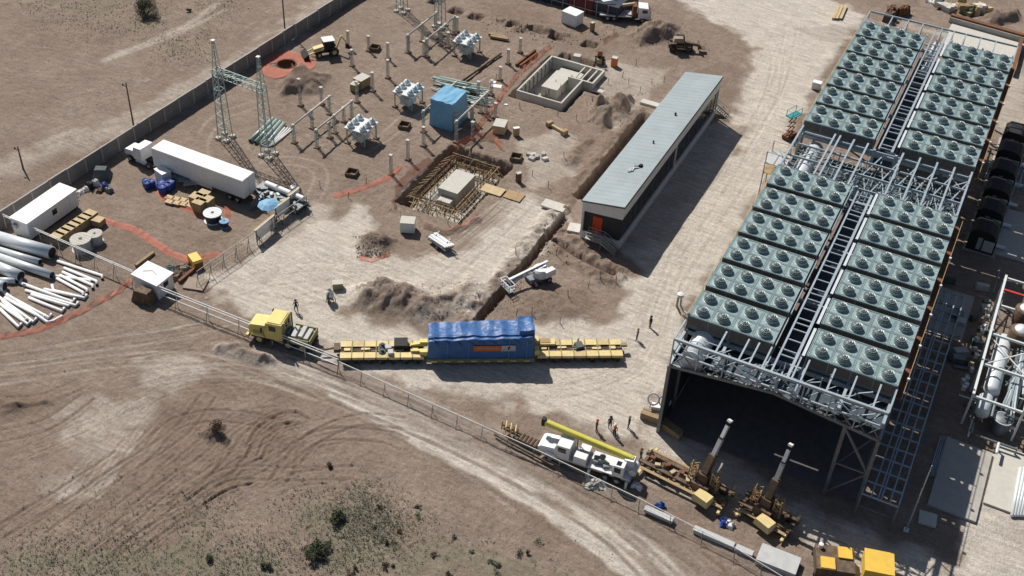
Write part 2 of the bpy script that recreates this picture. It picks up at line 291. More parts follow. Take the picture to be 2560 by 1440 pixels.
# --- mounds
mound([(880, 715), (960, 695), (1080, 730), (1170, 690), (1215, 715), (1190, 770), (1090, 815), (960, 800), (880, 770)], 1.8, 4.2, .5, .38)
mound([(875, 600), (930, 575), (990, 600), (970, 640), (900, 645)], 1.1, 2.2, .6, .5)
mound([(690, 205), (760, 175), (825, 190), (800, 235), (700, 240)], 1.8, 2.6, .35, .5)
mound([(1560, 90), (1620, 55), (1700, 65), (1690, 100), (1600, 115)], 1.7, 3., .4, .2)
mound([(1480, 280), (1540, 240), (1590, 250), (1580, 290), (1500, 330)], 1.6, 2.6, .8, .3); mound([(1470, 260), (1520, 235), (1540, 270), (1480, 300)], 1.1, 2., .6, .35); mound([(1390, 400), (1450, 345), (1480, 350), (1440, 420)], .7, 2.2, .9, .35)
mound([(1260, 780), (1300, 720), (1400, 700), (1470, 720), (1460, 790), (1350, 815)], .35, 3., .6, .35)
mound([(2440, 45), (2500, 22), (2550, 30), (2560, 55), (2470, 65)], 1.6, 2., .5, .5); mound([(1210, 40), (1330, 60), (1420, 90), (1300, 80)], .8, 2., .9, .3); mound([(1000, 5), (960, 20), (1010, 30)], .8, 2, .5, .4)
mound([(520, 840), (600, 860), (700, 905), (640, 915), (540, 880)], .7, 2., .8, .5)
mound([(500, 1085), (540, 1065), (555, 1090), (520, 1110)], .6, 1.2, 1., .8); mound([(0, 1000), (120, 995), (140, 1010), (0, 1040)], .5, 1.6, .8, .5)
# --- excavations
PIT_A = [(-49.0, 17.8), (-38.9, 17.8), (-38.9, 34.2), (-49., 34.2)]; pit(PIT_A, 2.3, .8, .5)
BAS = [(-48.3, 51.4), (-38.6, 51.4), (-38.6, 66.5), (-48.3, 66.5)]; pit(BAS, 1.5)
trench([(1408, 545), (1330, 640), (1250, 740), (1195, 800)], 1.05, 1.5, .4, -1)
trench([(1388, 600), (1450, 640), (1530, 685)], .9, .9, .3)
trench([(1612, 290), (1540, 380), (1450, 490)], 1.6, 1.3, .22, -1)
for u, v in ((1090, 4), (1190, 42), (1285, 62), (1338, 75), (1392, 92), (1475, 112), (1140, 28)): q = gp(u, v); pit([(q.x-1.2, q.y-1.1), (q.x+1.2, q.y-1.1), (q.x+1.2, q.y+1.1), (q.x-1.2, q.y+1.1)], .9)
q = gp(716, 161); pit([(q.x+1.45*math.cos(a), q.y+1.45*math.sin(a)) for a in np.linspace(0, 6.28, 17)[:-1]], 2.2, .3, 0)
q = gp(1440, 150); pit([(q.x-3, q.y-1.2), (q.x+3.5, q.y-1.2), (q.x+3.5, q.y+1.2), (q.x-3, q.y+1.2)], 1.)
q = gp(1490, 225); pit([(q.x-2.2, q.y-1), (q.x+1, q.y-1), (q.x+1, q.y+1), (q.x-2.2, q.y+1)], .7)
# --- wheel tracks
for P_, a in (([(700, 905), (1000, 1010), (1300, 1150), (1560, 1300), (1740, 1450)], (.05, .55)), ([(700, 940), (980, 1045), (1250, 1170), (1500, 1320), (1640, 1450)], (.0, .6)), ([(1200, 1080), (1400, 1180), (1600, 1300), (1800, 1440)], (.0, .6))): ruts(P_, 2., .55, a[0], a[1], .07)
for P_ in ([(300, 1390), (420, 1300), (560, 1180), (640, 1080), (720, 1040)], [(330, 1370), (470, 1270), (600, 1190), (660, 1160)], [(290, 1330), (400, 1230), (520, 1150)], [(640, 1130), (660, 1080), (720, 1045), (760, 1060)], [(420, 1290), (560, 1190), (740, 1185), (880, 1180)], [(100, 1320), (300, 1180), (450, 1080), (520, 990)], [(0, 1330), (150, 1240), (300, 1140)], [(380, 1120), (440, 1060), (560, 1040), (700, 1070), (720, 1150), (690, 1210)], [(420, 1160), (440, 1210), (400, 1250), (360, 1190), (420, 1130)], [(700, 1200), (780, 1100), (900, 1050), (1010, 1060)], [(700, 1160), (800, 1090), (950, 1090), (1010, 1110)], [(0, 1010), (100, 1000), (200, 960)], [(0, 1090), (120, 1060), (220, 990)]): ruts(P_, 1.8, .4, 0, .6, .1)
for P_ in ([(0, 900), (250, 860), (450, 830), (560, 800)], [(0, 945), (300, 900), (520, 900), (740, 960)], [(520, 870), (700, 920), (860, 1000), (1100, 1120), (1300, 1260)], [(300, 960), (450, 930), (620, 930), (800, 985)]): ruts(P_, 2.1, .55, .35, .25, .05)
for P_ in ([(0, 330), (200, 250), (420, 190), (640, 100), (760, 10)], [(0, 400), (180, 330), (400, 270), (600, 170), (720, 70)], [(0, 290), (250, 215), (330, 140), (480, 60)], [(0, 460), (200, 390), (360, 300), (560, 190), (730, 70)], [(0, 180), (180, 200), (330, 180)], [(0, 120), (150, 130), (280, 170), (350, 240)]): ruts(P_, 2.1, .6, .2, .3, .05)
for P_ in ([(1320, 510), (1200, 620), (1060, 730), (900, 760), (640, 720)], [(1060, 640), (900, 680), (700, 700), (560, 740)], [(1010, 690), (900, 720), (720, 760)], [(1700, 640), (1640, 780), (1600, 900), (1400, 980), (1100, 950)], [(1900, 380), (1780, 560), (1680, 720), (1640, 850)], [(1980, 60), (1950, 200), (1880, 330), (1790, 480)], [(1800, 10), (1930, 110), (1930, 230), (1850, 380)], [(560, 430), (500, 380), (540, 300), (640, 260)], [(780, 330), (860, 380), (950, 350), (1050, 270), (1200, 190)], [(600, 620), (760, 520), (800, 430), (720, 400), (640, 420)]): ruts(P_, 2., .55, .3, .2, .04)
# many fainter passes of wheels
rr = random.Random(3)
def fan_tracks(base, n, jit, gauge=1.9, pale=.0, dark=.4, deep=.05, wd=.3):
    for _ in range(n):
        o = (rr.gauss(0, jit), rr.gauss(0, jit*.6)); ruts([(u+o[0]+rr.gauss(0, jit*.3), v+o[1]+rr.gauss(0, jit*.2)) for u, v in base], gauge*rr.uniform(.85, 1.1), wd*rr.uniform(.7, 1.3), pale*rr.uniform(.3, 1), dark*rr.uniform(.3, 1), deep*rr.uniform(.5, 1.2))
fan_tracks([(560, 860), (760, 925), (1000, 1020), (1300, 1160), (1560, 1300), (1740, 1450)], 9, 22, pale=.45, dark=.45, wd=.45)
fan_tracks([(0, 920), (200, 890), (400, 860), (560, 830)], 8, 26, pale=.35, dark=.3); fan_tracks([(0, 1150), (160, 1090), (330, 1010), (480, 960), (700, 960)], 5, 45, dark=.45, deep=.05)
fan_tracks([(250, 1400), (400, 1290), (560, 1180), (660, 1090), (760, 1050)], 5, 40, dark=.5, deep=.09); fan_tracks([(0, 1400), (160, 1270), (330, 1130), (420, 1050)], 4, 55, dark=.4, deep=.05); fan_tracks([(560, 1200), (680, 1140), (800, 1090), (960, 1070), (1080, 1110)], 4, 34, dark=.4, deep=.05)
fan_tracks([(630, 1140), (655, 1085), (700, 1050), (745, 1040)], 5, 8, dark=.9, deep=.16, wd=.35); fan_tracks([(470, 1260), (540, 1210), (620, 1185)], 4, 10, dark=.8, deep=.12, wd=.3); fan_tracks([(640, 1240), (740, 1200), (880, 1190)], 4, 24, dark=.5, deep=.09); fan_tracks([(900, 1150), (1100, 1200), (1300, 1280), (1450, 1400)], 5, 40, dark=.25, deep=.03)
fan_tracks([(0, 370), (200, 300), (420, 220), (620, 120), (760, 20)], 14, 46, pale=.3, dark=.3); fan_tracks([(0, 200), (150, 190), (300, 200), (420, 160), (520, 70)], 7, 36, dark=.3)
fan_tracks([(560, 740), (760, 690), (960, 690), (1130, 640), (1300, 510)], 9, 26, pale=.5, dark=.25, deep=.025); fan_tracks([(1660, 700), (1630, 800), (1560, 920), (1350, 970), (1050, 930)], 8, 30, pale=.4, dark=.22, deep=.025)
fan_tracks([(1990, 40), (1950, 180), (1890, 320), (1790, 480), (1690, 680)], 8, 22, pale=.4, dark=.2, deep=.02); fan_tracks([(700, 430), (820, 400), (950, 350), (1080, 270), (1240, 180)], 6, 30, dark=.3, deep=.03); fan_tracks([(1640, 1040), (1500, 1010), (1300, 980), (1100, 960)], 6, 24, pale=.4, dark=.25, deep=.03); fan_tracks([(300, 600), (420, 560), (560, 600), (640, 560)], 4, 24, dark=.3, deep=.03)
ZZ += (NF*.08+(fbm(XX*3.1, YY*3.1, 41, 2)-.37)*.12)*np.clip(1-PALE*1.1, .12, 1)
ZZ += (fbm(XX*.12, YY*.12, 21, 3)-.44)*.25*np.clip((np.abs(YY+40)-0)/60, .3, 1)+NF*.045+NZ*.12
flat = np.zeros(SH); poly(flat, [(-92, -12), (-60, -12), (30, -14), (30, 110), (-85, 110)], 1., 4, world=True)
# settle the soil map and colour it
PALE = np.clip(PALE, 0, 1); PALE *= np.clip(1+NZ*.9, 0, 1.15); DARK = np.clip(DARK, 0, 1)
nx, ny = len(GX), len(GY)
gv = np.stack([XX.ravel(), YY.ravel(), ZZ.ravel()], 1).astype(np.float32)
idx = np.arange(nx*ny).reshape(ny, nx); fq = np.stack([idx[:-1, :-1], idx[:-1, 1:], idx[1:, 1:], idx[1:, :-1]], -1).reshape(-1, 4).astype(np.int32)
me = bpy.data.meshes.new('ground'); me.vertices.add(len(gv)); me.vertices.foreach_set('co', gv.ravel())
me.loops.add(fq.size); me.loops.foreach_set('vertex_index', fq.ravel()); me.polygons.add(len(fq)); me.polygons.foreach_set('loop_start', np.arange(0, fq.size, 4, dtype=np.int32)); me.polygons.foreach_set('use_smooth', np.ones(len(fq), bool))
me.update(calc_edges=True)
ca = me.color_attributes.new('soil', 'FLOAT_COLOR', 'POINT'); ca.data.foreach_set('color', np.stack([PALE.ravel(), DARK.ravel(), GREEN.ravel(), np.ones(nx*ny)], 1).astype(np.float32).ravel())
def ground_mat():
    m = bpy.data.materials.new('soil'); m.use_nodes = True; t = m.node_tree; N = t.nodes; L = t.links; b = N['Principled BSDF']; b.inputs['Roughness'].default_value = .95; b.inputs['Specular IOR Level'].default_value = .12
    at = N.new('ShaderNodeAttribute'); at.attribute_name = 'soil'; sx = N.new('ShaderNodeSeparateColor'); L.new(at.outputs['Color'], sx.inputs[0])
    geo = N.new('ShaderNodeNewGeometry')
    def noise(s, d=6, r=.6, vec=None):
        n = N.new('ShaderNodeTexNoise'); n.inputs['Scale'].default_value = s; n.inputs['Detail'].default_value = d; n.inputs['Roughness'].default_value = r; L.new(vec or geo.outputs['Position'], n.inputs['Vector']); return n.outputs[0]
    def math_(op, a, b_):
        q = N.new('ShaderNodeMath'); q.operation = op
        for i, v in enumerate((a, b_)):
            if isinstance(v, (int, float)): q.inputs[i].default_value = v
            else: L.new(v, q.inputs[i])
        return q.outputs[0]
    def mix(f, a, c, bt='MIX'):
        q = N.new('ShaderNodeMix'); q.data_type = 'RGBA'; q.blend_type = bt
        if isinstance(f, (int, float)): q.inputs[0].default_value = f
        else: L.new(f, q.inputs[0])
        for i, v in ((6, a), (7, c)):
            if isinstance(v, tuple): q.inputs[i].default_value = (*v, 1)
            else: L.new(v, q.inputs[i])
        return q.outputs[2]
    def rng(v, a, c, lo=0., hi=1.):
        q = N.new('ShaderNodeMapRange'); q.inputs[1].default_value = a; q.inputs[2].default_value = c; q.inputs[3].default_value = lo; q.inputs[4].default_value = hi; L.new(v, q.inputs[0]); return q.outputs[0]
    nb = noise(.12, 6, .6); nm = noise(.9, 6, .65); nf = noise(5., 5, .7); ns = noise(16., 3, .7)
    mp = N.new('ShaderNodeMapping'); mp.inputs['Rotation'].default_value = (0, 0, .55); mp.inputs['Scale'].default_value = (.35, 2.2, 1); L.new(geo.outputs['Position'], mp.inputs[0]); nstr = noise(.9, 5, .6, mp.outputs[0])
    base = mix(rng(nb, .3, .7), C_BROWN1, C_BROWN2); base = mix(rng(nm, .35, .7, 0, .55), base, C_BROWN3)
    pf = math_('ADD', sx.outputs[0], math_('MULTIPLY', math_('SUBTRACT', nm, .5), .55)); pf = rng(pf, .12, .85)
    base = mix(pf, base, mix(rng(nstr, .3, .7), C_PALE1, C_PALE2))
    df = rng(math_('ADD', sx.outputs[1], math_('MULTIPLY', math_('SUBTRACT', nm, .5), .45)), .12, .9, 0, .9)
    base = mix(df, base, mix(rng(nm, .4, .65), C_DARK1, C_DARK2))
    gf = rng(math_('ADD', sx.outputs[2], math_('MULTIPLY', math_('SUBTRACT', nf, .55), 1.2)), .3, 1.05, 0, .8)
    base = mix(gf, base, (.2, .195, .13))
    ng = noise(2.3, 9, .78); nv = noise(.33, 7, .7)
    v = math_('ADD', math_('MULTIPLY', nf, .75), math_('MULTIPLY', nstr, .5)); v = math_('ADD', v, math_('MULTIPLY', ns, .5))
    v = math_('ADD', v, math_('MULTIPLY', math_('SUBTRACT', ng, .5), .95)); v = math_('ADD', v, math_('MULTIPLY', math_('SUBTRACT', nv, .5), .5))
    cmb = N.new('ShaderNodeCombineColor')
    vv = rng(v, .55, 1.2, .58, 1.34)
    for i in range(3): L.new(vv, cmb.inputs[i])
    base = mix(1., base, cmb.outputs[0], 'MULTIPLY')
    L.new(base, b.inputs['Base Color'])
    h = math_('ADD', math_('MULTIPLY', nf, 1.), math_('MULTIPLY', ns, .45)); h = math_('ADD', h, math_('MULTIPLY', nm, 1.2)); h = math_('ADD', h, math_('MULTIPLY', ng, 1.3))
    bp = N.new('ShaderNodeBump'); bp.inputs['Strength'].default_value = .8; bp.inputs['Distance'].default_value = .16; L.new(h, bp.inputs['Height']); L.new(bp.outputs[0], b.inputs['Normal'])
    MATS['soil'] = m; return m
C_BROWN1, C_BROWN2, C_BROWN3 = (.265, .203, .158), (.35, .277, .221), (.205, .152, .117)
C_PALE1, C_PALE2 = (.53, .472, .4), (.63, .572, .495); C_DARK1, C_DARK2 = (.14, .092, .066), (.195, .135, .1)
me.materials.append(ground_mat()); ground = link('ground', me); tag(ground, kind='structure')
def gz(x, y):
    i = min(max(int(np.searchsorted(GX, x)), 1), nx-1); j = min(max(int(np.searchsorted(GY, y)), 1), ny-1); return float(ZZ[j, i])
# ---------------------------------------------------------------- air cooled condensers
B = 2.3; HD = 14.26; MP = 2.48*B; BP = 5.627*B; UG = 6*MP+4.905*B
def fan_mesh():
    m = MB(); m.mat(0); n = 20
    m.lathe([(.78, 0), (.78, .04), (.66, .06), (.64, .34), (.68, .38), (.62, .38), (.6, .3)], (0, 0, 0), n)          # cowl
    m.mat(1); m.lathe([(.62, .3), (.6, .46), (.46, .6), (.24, .69), (0, .71)], (0, 0, 0), n)                         # dark mesh dome
    m.mat(2)
    for k in range(12):
        t = 2*math.pi*k/12; c, s = math.cos(t), math.sin(t); pr = [(.64, .38), (.615, .48), (.47, .625), (.25, .715), (.1, .73)]
        for (r0, z0), (r1, z1) in zip(pr[:-1], pr[1:]): m.bar((r0*c, r0*s, z0), (r1*c, r1*s, z1), .03, .03)
    for r, z in ((.6, .5), (.47, .63), (.25, .72)): m.lathe([(r-.02, z), (r+.02, z+.02), (r+.02, z-.02)], (0, 0, 0), 16, True)
    m.mat(0); m.lathe([(.14, .7), (.14, .8), (.08, .84), (0, .84)], (0, 0, 0), 10)
    me = bpy.data.meshes.new('fan'); me.from_pydata(m.v, [], m.f)
    for q in ('galv', 'fan_void', 'blade'): me.materials.append(MATS[q])
    me.polygons.foreach_set('material_index', m.m); me.update(); return me
FAN = fan_mesh()
def deck_mesh():
    m = MB(); x0, x1, y0, y1 = -.42*B, 3.68*B, -.72*B, 1.36*B; m.mat(0)
    m.b2((x0, y0, HD-.1), (x1, y1, HD)); m.mat(1); m.b2((x0+.06, y0+.06, HD-1.3), (x1-.06, y1-.06, HD-.101))
    m.mat(2); m.b2((x0+.03, y0+.1, HD-1.75), (x1-.03, y1-.1, HD-1.302))
    m.mat(0)
    m.mat(3)
    for y in (.2*B, -.66*B, 1.28*B): m.b2((x0+.1, y, HD), (x1-.1, y+(.3 if y > 0 and y < B else .14), HD+.035))
    for i in range(3): m.b2(((i+.62-.05)*B, y0+.5, HD), ((i+.62+.05)*B, y1-.5, HD+.03))
    m.mat(0)
    for i in range(4):         # stiffener ribs and kerbs on the sheet deck
        for j in (0., 1.08): m.b2(((i+.12-.46)*B, (-.28+j-.46)*B, HD), ((i+.12-.43)*B, (-.28+j+.46)*B, HD+.05))
    for y in (y0, y1-.07): m.b2((x0, y, HD), (x1, y+.07, HD+.06))
    for x in (x0, x1-.07): m.b2((x, y0+.08, HD), (x+.07, y1-.08, HD+.06))
    for i in range(5): m.b2((x0+(x1-x0)*i/4-.03 if i else x0+.02, y0+.01, HD-1.28), (x0+(x1-x0)*i/4+.03 if i else x0+.09, y0+.055, HD-.12))
    me = bpy.data.meshes.new('fan_deck'); me.from_pydata(m.v, [], m.f)
    for q in ('deck', 'plenum', 'steel_dark', 'grating'): me.materials.append(MATS[q])
    me.polygons.foreach_set('material_index', m.m); me.update(); return me
DECK = deck_mesh()
XL, XR = -.42*B, BP+3.68*B
def part_bar(root, name, p, q, w_, h_=None, mt='steel'): m = MB(); m.bar(p, q, w_, h_); return m.build(name, mt, root)
def condenser(y0, label, fext, rext):
    root = thing('air_condenser', label, 'condenser', (0, y0, 0))
    for bl in range(2):
        for k in range(6):
            d = link('fan_deck', DECK, root, (bl*BP, k*MP, 0))
            for r in range(2):
                for i in range(4): link('fan', FAN, d, ((i+.12)*B, (-.28+1.08*r)*B, HD), random.random()*.6)
            if bl: m = MB(); m.b2((x_ := -.62*B, -.70*B, HD-.25), (x_+.3, 1.40*B, HD-.18)); m.build('edge_plate', 'silver', root, loc=(BP, k*MP, 0))
            m = MB()
            if not bl:
                for z in (.5, 1.): m.bar((3.78*B, -.7*B, HD-.5+z*.5), (3.78*B, 1.4*B, HD-.5+z*.5), .07)
                for t in (-.7, .35, 1.4): m.bar((3.78*B, t*B, HD-.6), (3.78*B, t*B, HD+.02), .06)
                m.build('guard_rail', 'steel', root, loc=(0, k*MP, 0))
    ya, yb = -.74*B-fext, 5*MP+1.43*B+rext
    # corridor ladder
    zc = HD-.75
    part_bar(root, 'walkway_rail', (4.08*B, ya, zc), (4.08*B, yb, zc), .2, .3); part_bar(root, 'walkway_rail', (4.82*B, ya, zc), (4.82*B, yb, zc), .3, .3)
    for k in range(6):
        for t in (.0, .16, .48, .8): part_bar(root, 'rung', (4.08*B+.1, -.85*B+(k+t)*MP, zc+.02), (4.82*B-.15, -.85*B+(k+t)*MP, zc+.02), .13, .14)
    # frame: beams under the modules, columns, cross bracing
    for x in (XL+.15, 1.66*B, 3.62*B, BP-.36*B, BP+1.66*B, XR-.15): part_bar(root, 'long_beam', (x, ya, HD-1.95), (x, yb, HD-1.95), .3, .4)
    for k in range(4):
        y = -.74*B+.2+k*2*MP*.97
        part_bar(root, 'cross_beam', (XL, y, HD-2.3), (XR, y, HD-2.3), .3, .5)
        for x in ((XL+.2, 3.9*B, 7.7*B, XR-.2) if k else (XL+.2, 7.7*B, XR-.2)): part_bar(root, 'column', (x, y, 0), (x, y, HD-2.2), .34, None, 'steel_dark')
        part_bar(root, 'brace', (7.7*B, y, .3), (XR-.2, y, HD*.5), .2, None, 'steel_dark'); part_bar(root, 'brace', (XR-.2, y, HD*.5), (7.7*B, y, HD-2.5), .2, None, 'steel_dark')
    return root, ya, yb
FEXT = 1.7*B
accA, ya, yb = condenser(0, 'fan topped air cooled condenser with an open portal over two crane booms', FEXT, 0)
# front portal truss: top chord at deck level, peaked bottom chord, diagonals
yf = ya; n = 16
top = lambda t: Vector((XL+(XR-XL)*t, yf, HD-.3)); bot = lambda t: Vector((XL+(XR-XL)*t, yf, HD-4.1+1.35*(1-abs(2*t-1))))
part_bar(accA, 'truss_chord', top(0), top(1), .28, .3)
for a, b_ in ((0, .5), (.5, 1)): part_bar(accA, 'truss_chord', bot(a), bot(b_), .3, .35, 'steel_dark')
mid = lambda t: Vector((XL+(XR-XL)*t, yf, HD-2.2)); part_bar(accA, 'truss_chord', mid(0), mid(1), .16, .18)
for k in range(n):
    t0, t1 = k/n, (k+1)/n
    if k % 2 == 0: part_bar(accA, 'truss_post', top(t0), bot(t0), .13)
    part_bar(accA, 'truss_diagonal', (mid(t0) if k % 2 else bot(t0)), (bot(t1) if k % 2 else mid(t1)), .1, None, 'steel_dark')
    if k % 4 == 0: part_bar(accA, 'truss_diagonal', top(t0), mid(min(1, t1+1/n)), .09)
    part_bar(accA, 'truss_diagonal', (bot(t0) if k % 2 else mid(t0)), (mid(t1) if k % 2 else bot(t1)), .07, None, 'steel_dark')
for t in (0, .2, .31, .36, .42, .56, .6, .72, .82, .93, 1):
    p = top(t); part_bar(accA, 'top_beam', p+Vector((0, .1, 0)), (p.x, -.78*B, HD-.35), .18, .2)
for t in (0, .5, 1): p = bot(t); part_bar(accA, 'tie_beam', p, (p.x, -.7*B, p.z+.6), .18)
for i in range(10):
    t = i/10+.05; part_bar(accA, 'plan_brace', (top(t).x, yf+.3, HD-1.9), (top(min(1, t+.12)).x, -.8*B, HD-1.9), .09)
for t in (0, .845, 1): p = bot(t); part_bar(accA, 'column', (p.x, yf, 0), p, .36, None, 'steel_dark')
part_bar(accA, 'brace', (bot(.845).x, yf, bot(.845).z-.3), (bot(1).x, yf, HD*.36), .2, None, 'steel_dark'); part_bar(accA, 'brace', (bot(.845).x, yf, .6), (bot(1).x, yf, HD*.36), .2, None, 'steel_dark'); part_bar(accA, 'brace', (bot(.845).x, yf, HD*.36), (bot(1).x, yf, HD*.36), .2, None, 'steel_dark')
m = MB(); m.b2((1.35*B, yf+.25, HD-3.0), (XR-.3, -.8*B, HD-2.95)); m.build('sheet_roof', 'slate_sheet', accA)
m = MB(); m.b2((XL+.3, yf+.3, HD-4.2), (1.34*B, 3, HD-4.12)); m.build('sheet_roof', 'slate_sheet', accA)
m = MB(); m.b2((1.335*B, yf+.25, HD-4.25), (1.35*B, 3, HD-2.9)); m.build('leak_strip', 'navy', accA)  # upright strip added to close the sun leak between the roof sheets
m = MB(); m.b2((XL+.1, 7., .05), (XR-.3, 7.1, HD-2.6)); m.build('back_shade_sheet', 'dark_wall', accA)  # dark sheet added to block light and bounce from behind the hall
m = MB(); m.b2((XL+.12, yf+.6, -.2), (XR+.2, 6.99, .22)); tag(m.build('hall_shade_floor', 'floor_dark', None), 'dark floor slab added to deepen the shade inside the portal hall', 'floor', None)  # slab added in a dark colour so the hall stays near black
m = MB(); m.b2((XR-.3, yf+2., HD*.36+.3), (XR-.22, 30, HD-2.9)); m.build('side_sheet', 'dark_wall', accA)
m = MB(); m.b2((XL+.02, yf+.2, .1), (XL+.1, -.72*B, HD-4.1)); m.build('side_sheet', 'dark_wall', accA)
m = MB(); m.b2((XL+.02, -.71*B, .1), (XL+.09, yf+33, HD-1.35)); m.build('side_sheet', 'dark_wall', accA)  # raised up to the deck to stop sun leaking over the wall
# rear condenser and the open bay between
accB, ya2, yb2 = condenser(UG, 'fan topped air cooled condenser standing behind the open steel bay', .35*B, 2.0*B)
zt = HD-.3; y1 = yb2+0
part_bar(accB, 'end_chord', (XL, yb2, zt), (XR, yb2, zt), .2, .25); part_bar(accB, 'end_chord', (XL, yb2, HD-3.5), (XR, yb2, HD-3.5), .2)
for t in (0, .16, .27, .37, .5, .58, .66, .76, .86, 1): x = XL+(XR-XL)*t; part_bar(accB, 'end_beam', (x, 5*MP+1.43*B+.1, zt), (x, yb2-.1, zt), .16, .2); part_bar(accB, 'end_post', (x, yb2, HD-3.4), (x, yb2, zt-.12), .1)
for t in (0, 1): x = XL+(XR-XL)*t; part_bar(accB, 'column', (x, yb2-.3, 0), (x, yb2-.3, HD-3.6), .32)
for rt, a_, b_ in ((accA, -.8*B, 5*MP+1.4*B), (accB, -.8*B, 5*MP+1.4*B)): m = MB(); m.b2((3.72*B, a_, HD-3.6), (5.2*B, b_, HD-3.5)); m.build('slot_shade_sheet', 'navy', rt); m = MB(); m.b2((5.21*B, a_, HD-3.6), (5.23*B, b_, HD-1.8)); m.build('slot_leak_sheet', 'navy', rt)  # dark sheets added to blacken the slot and stop sun leaking through
for k in range(40):
    t = random.random(); x = XL+.4+t*(XR-XL-2.5); y = yf+random.uniform(.3, 2.4); z = HD-random.uniform(.8, 2.7); dx, dy, dz = random.choice([(1.8, 0, 0), (0, 1.2, 0), (1.5, 1., 0), (1.6, 0, 1.), (1.6, 0, -1.), (0, 0, 1.3)]); part_bar(accA, 'lattice_bar', (x, y, z), (x+dx, y+dy, z+dz), .1)
bay = thing('steel_bay', 'open steel frame of bright beams bridging the two fan decks', 'steel frame', (0, 0, 0))
g0, g1 = 5*MP+1.43*B+.25, UG-.74*B-.9
for f, zo in ((XL+.2, 0), (1.55*B, 0), (1.85*B, 0), (2.65*B, .02), (3.45*B, .02), (5.45*B, 0), (6.4*B, 0), (7.35*B, 0), (8.3*B, 0), (XR-.15, 0)): part_bar(bay, 'beam', (f, g0, zt-zo), (f, g1, zt-zo), .24, .28)
for k in range(4):
    y = g0+.6+(g1-g0-1.2)*k/3; part_bar(bay, 'cross_beam', (XL, y, zt-.5), (XR, y, zt-.5), .16, .25); part_bar(bay, 'floor_beam', (XL, y, HD-4), (XR, y, HD-4), .2, .3, 'steel_dark')
for a, b_ in ((5.45, 6.4), (6.4, 7.35), (8.3, 9.25), (7.35, 8.3), (3.5, 4.4), (4.6, 5.4)): part_bar(bay, 'brace', (a*B, g0+.8, zt-.9), (b_*B, g1-.8, zt-.9), .15); part_bar(bay, 'brace', (b_*B, g0+.9, zt-1.15), (a*B, g1-2.5, zt-1.15), .11)
m = MB(); m.b2((1.4*B, g0-.4, HD-4.5), (XR-.2, g1+.5, HD-4.42)); m.build('bay_shade_sheet', 'slate_sheet', bay)  # solid dark sheet added to throw shade below the bay
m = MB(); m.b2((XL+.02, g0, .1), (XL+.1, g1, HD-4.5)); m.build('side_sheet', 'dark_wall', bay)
for k in range(26):
    x = (.0+k*.37)*B; part_bar(bay, 'grating_bar', (x, g0+.3, HD-3.6), (x+random.uniform(-.3, .3), g1-.3, HD-3.6), .09, None, 'deck')
for k in range(14):
    y = g0+.5+k*(g1-g0-1)/13; part_bar(bay, 'grating_bar', (XL+.4, y, HD-3.75), (XR-.4, y, HD-3.75), .07, None, 'deck')
for k in range(46):
    x = XL+.4+random.random()*(XR-XL-1); y = g0+.4+random.random()*(g1-g0-3); z = HD-random.uniform(.9, 3.2); dx, dy, dz = random.choice([(2.2, 0, 0), (0, 3., 0), (1.6, 2.2, 0), (-1.6, 2.2, 0), (1.8, .3, 1.2), (1.8, .3, -1.2), (0, .3, 1.8)]); part_bar(bay, 'lattice_bar', (x, y, z), (min(x+dx, XR-.2), y+dy, z+dz), .11)
for x in (XL+.2, 3.9*B, BP-.5*B, XR-.2):
    for y in (g0+.6, g1-.6): part_bar(bay, 'column', (x, y, 0), (x, y, zt-.2), .32)
# silver vapour ducts glimpsed through the frames
def duct(label, pts, r, mt='silver', name='vapour_duct'):
    t = thing(name, label, 'duct', pts[0]); q = Vector(pts[0]); L = [Vector(p)-q for p in pts]
    m = MB(); m.tube(L, r, 20); m.build('shell', mt, t, True)
    d = (L[-1]-L[0]); k = max(2, int(d.length/1.7))
    for i in range(k+1): p = L[0]+d*(i/k); m = MB(); m.tube([p-d.normalized()*.05, p+d.normalized()*.05], r*1.06, 20); m.build('band', mt, t)
    for f in ((.15, .85) if q.z < 6 else ()): p = L[0]+d*f; m = MB(); m.bar(p-Vector((0, 0, r)), (p.x, p.y, -q.z if q.z < 6 else -2-r), .25); m.build('saddle', 'steel_dark', t)
    return t
duct('big silver duct under the left end of the front portal truss', [(.5*B, yf+.35, HD-2.75), (.5*B, 2.0, HD-2.75)], 1.2)
duct('big silver duct lying under the left side of the open steel bay', [(.62*B, g0-.5, HD-3.4), (.62*B, g1+.4, HD-3.4)], 1.0)
duct('second silver duct crossing the open steel bay', [(7.0*B, g0+.2, HD-5.5), (7.0*B, g1, HD-5.5)], .7)
duct('thin silver duct in the walkway slot of the rear condenser', [(4.45*B, UG+4.2*MP, HD-2.4), (4.45*B, UG+6.1*MP, HD-2.4)], .6)
for k in range(6):
    t = thing('fan_housing', 'dark boxy machine housing in the shaded row beside the rear condenser', 'housing', (25.3, 48.5+k*5.7, 0), 0, 'dark machine housings beside the rear condenser')
    m = MB(); m.prism([(-1.7, 0), (1.9, 0), (1.9, 2.2), (1.5, 3.1), (.6, 3.5), (-1.1, 3.5), (-1.7, 2.9)], -1.6, 1.9); m.build('shell', 'black', t)  # black shell, pale panels on its front and right side
    m = MB(); m.b2((.3, -1.66, .5), (1.7, -1.602, 2.2)); m.build('pale_panel', 'grey_panel', t); m = MB(); m.b2((-.5, -1.64, .5), (.1, -1.602, 2.4)); m.build('pale_panel', 'steel', t)
    m = MB(); m.b2((1.901, -1.2, .4), (1.95, 1.6, 2.0)); m.build('side_panel', 'silver', t); m = MB(); m.b2((-2., -1.9, 0), (2.3, 2.2, .15)); m.build('plinth', 'concrete', t); m = MB(); m.tube([(2., .4, .6), (3.2, .4, .6)], .25, 8); m.build('pipe_stub', 'silver', t)
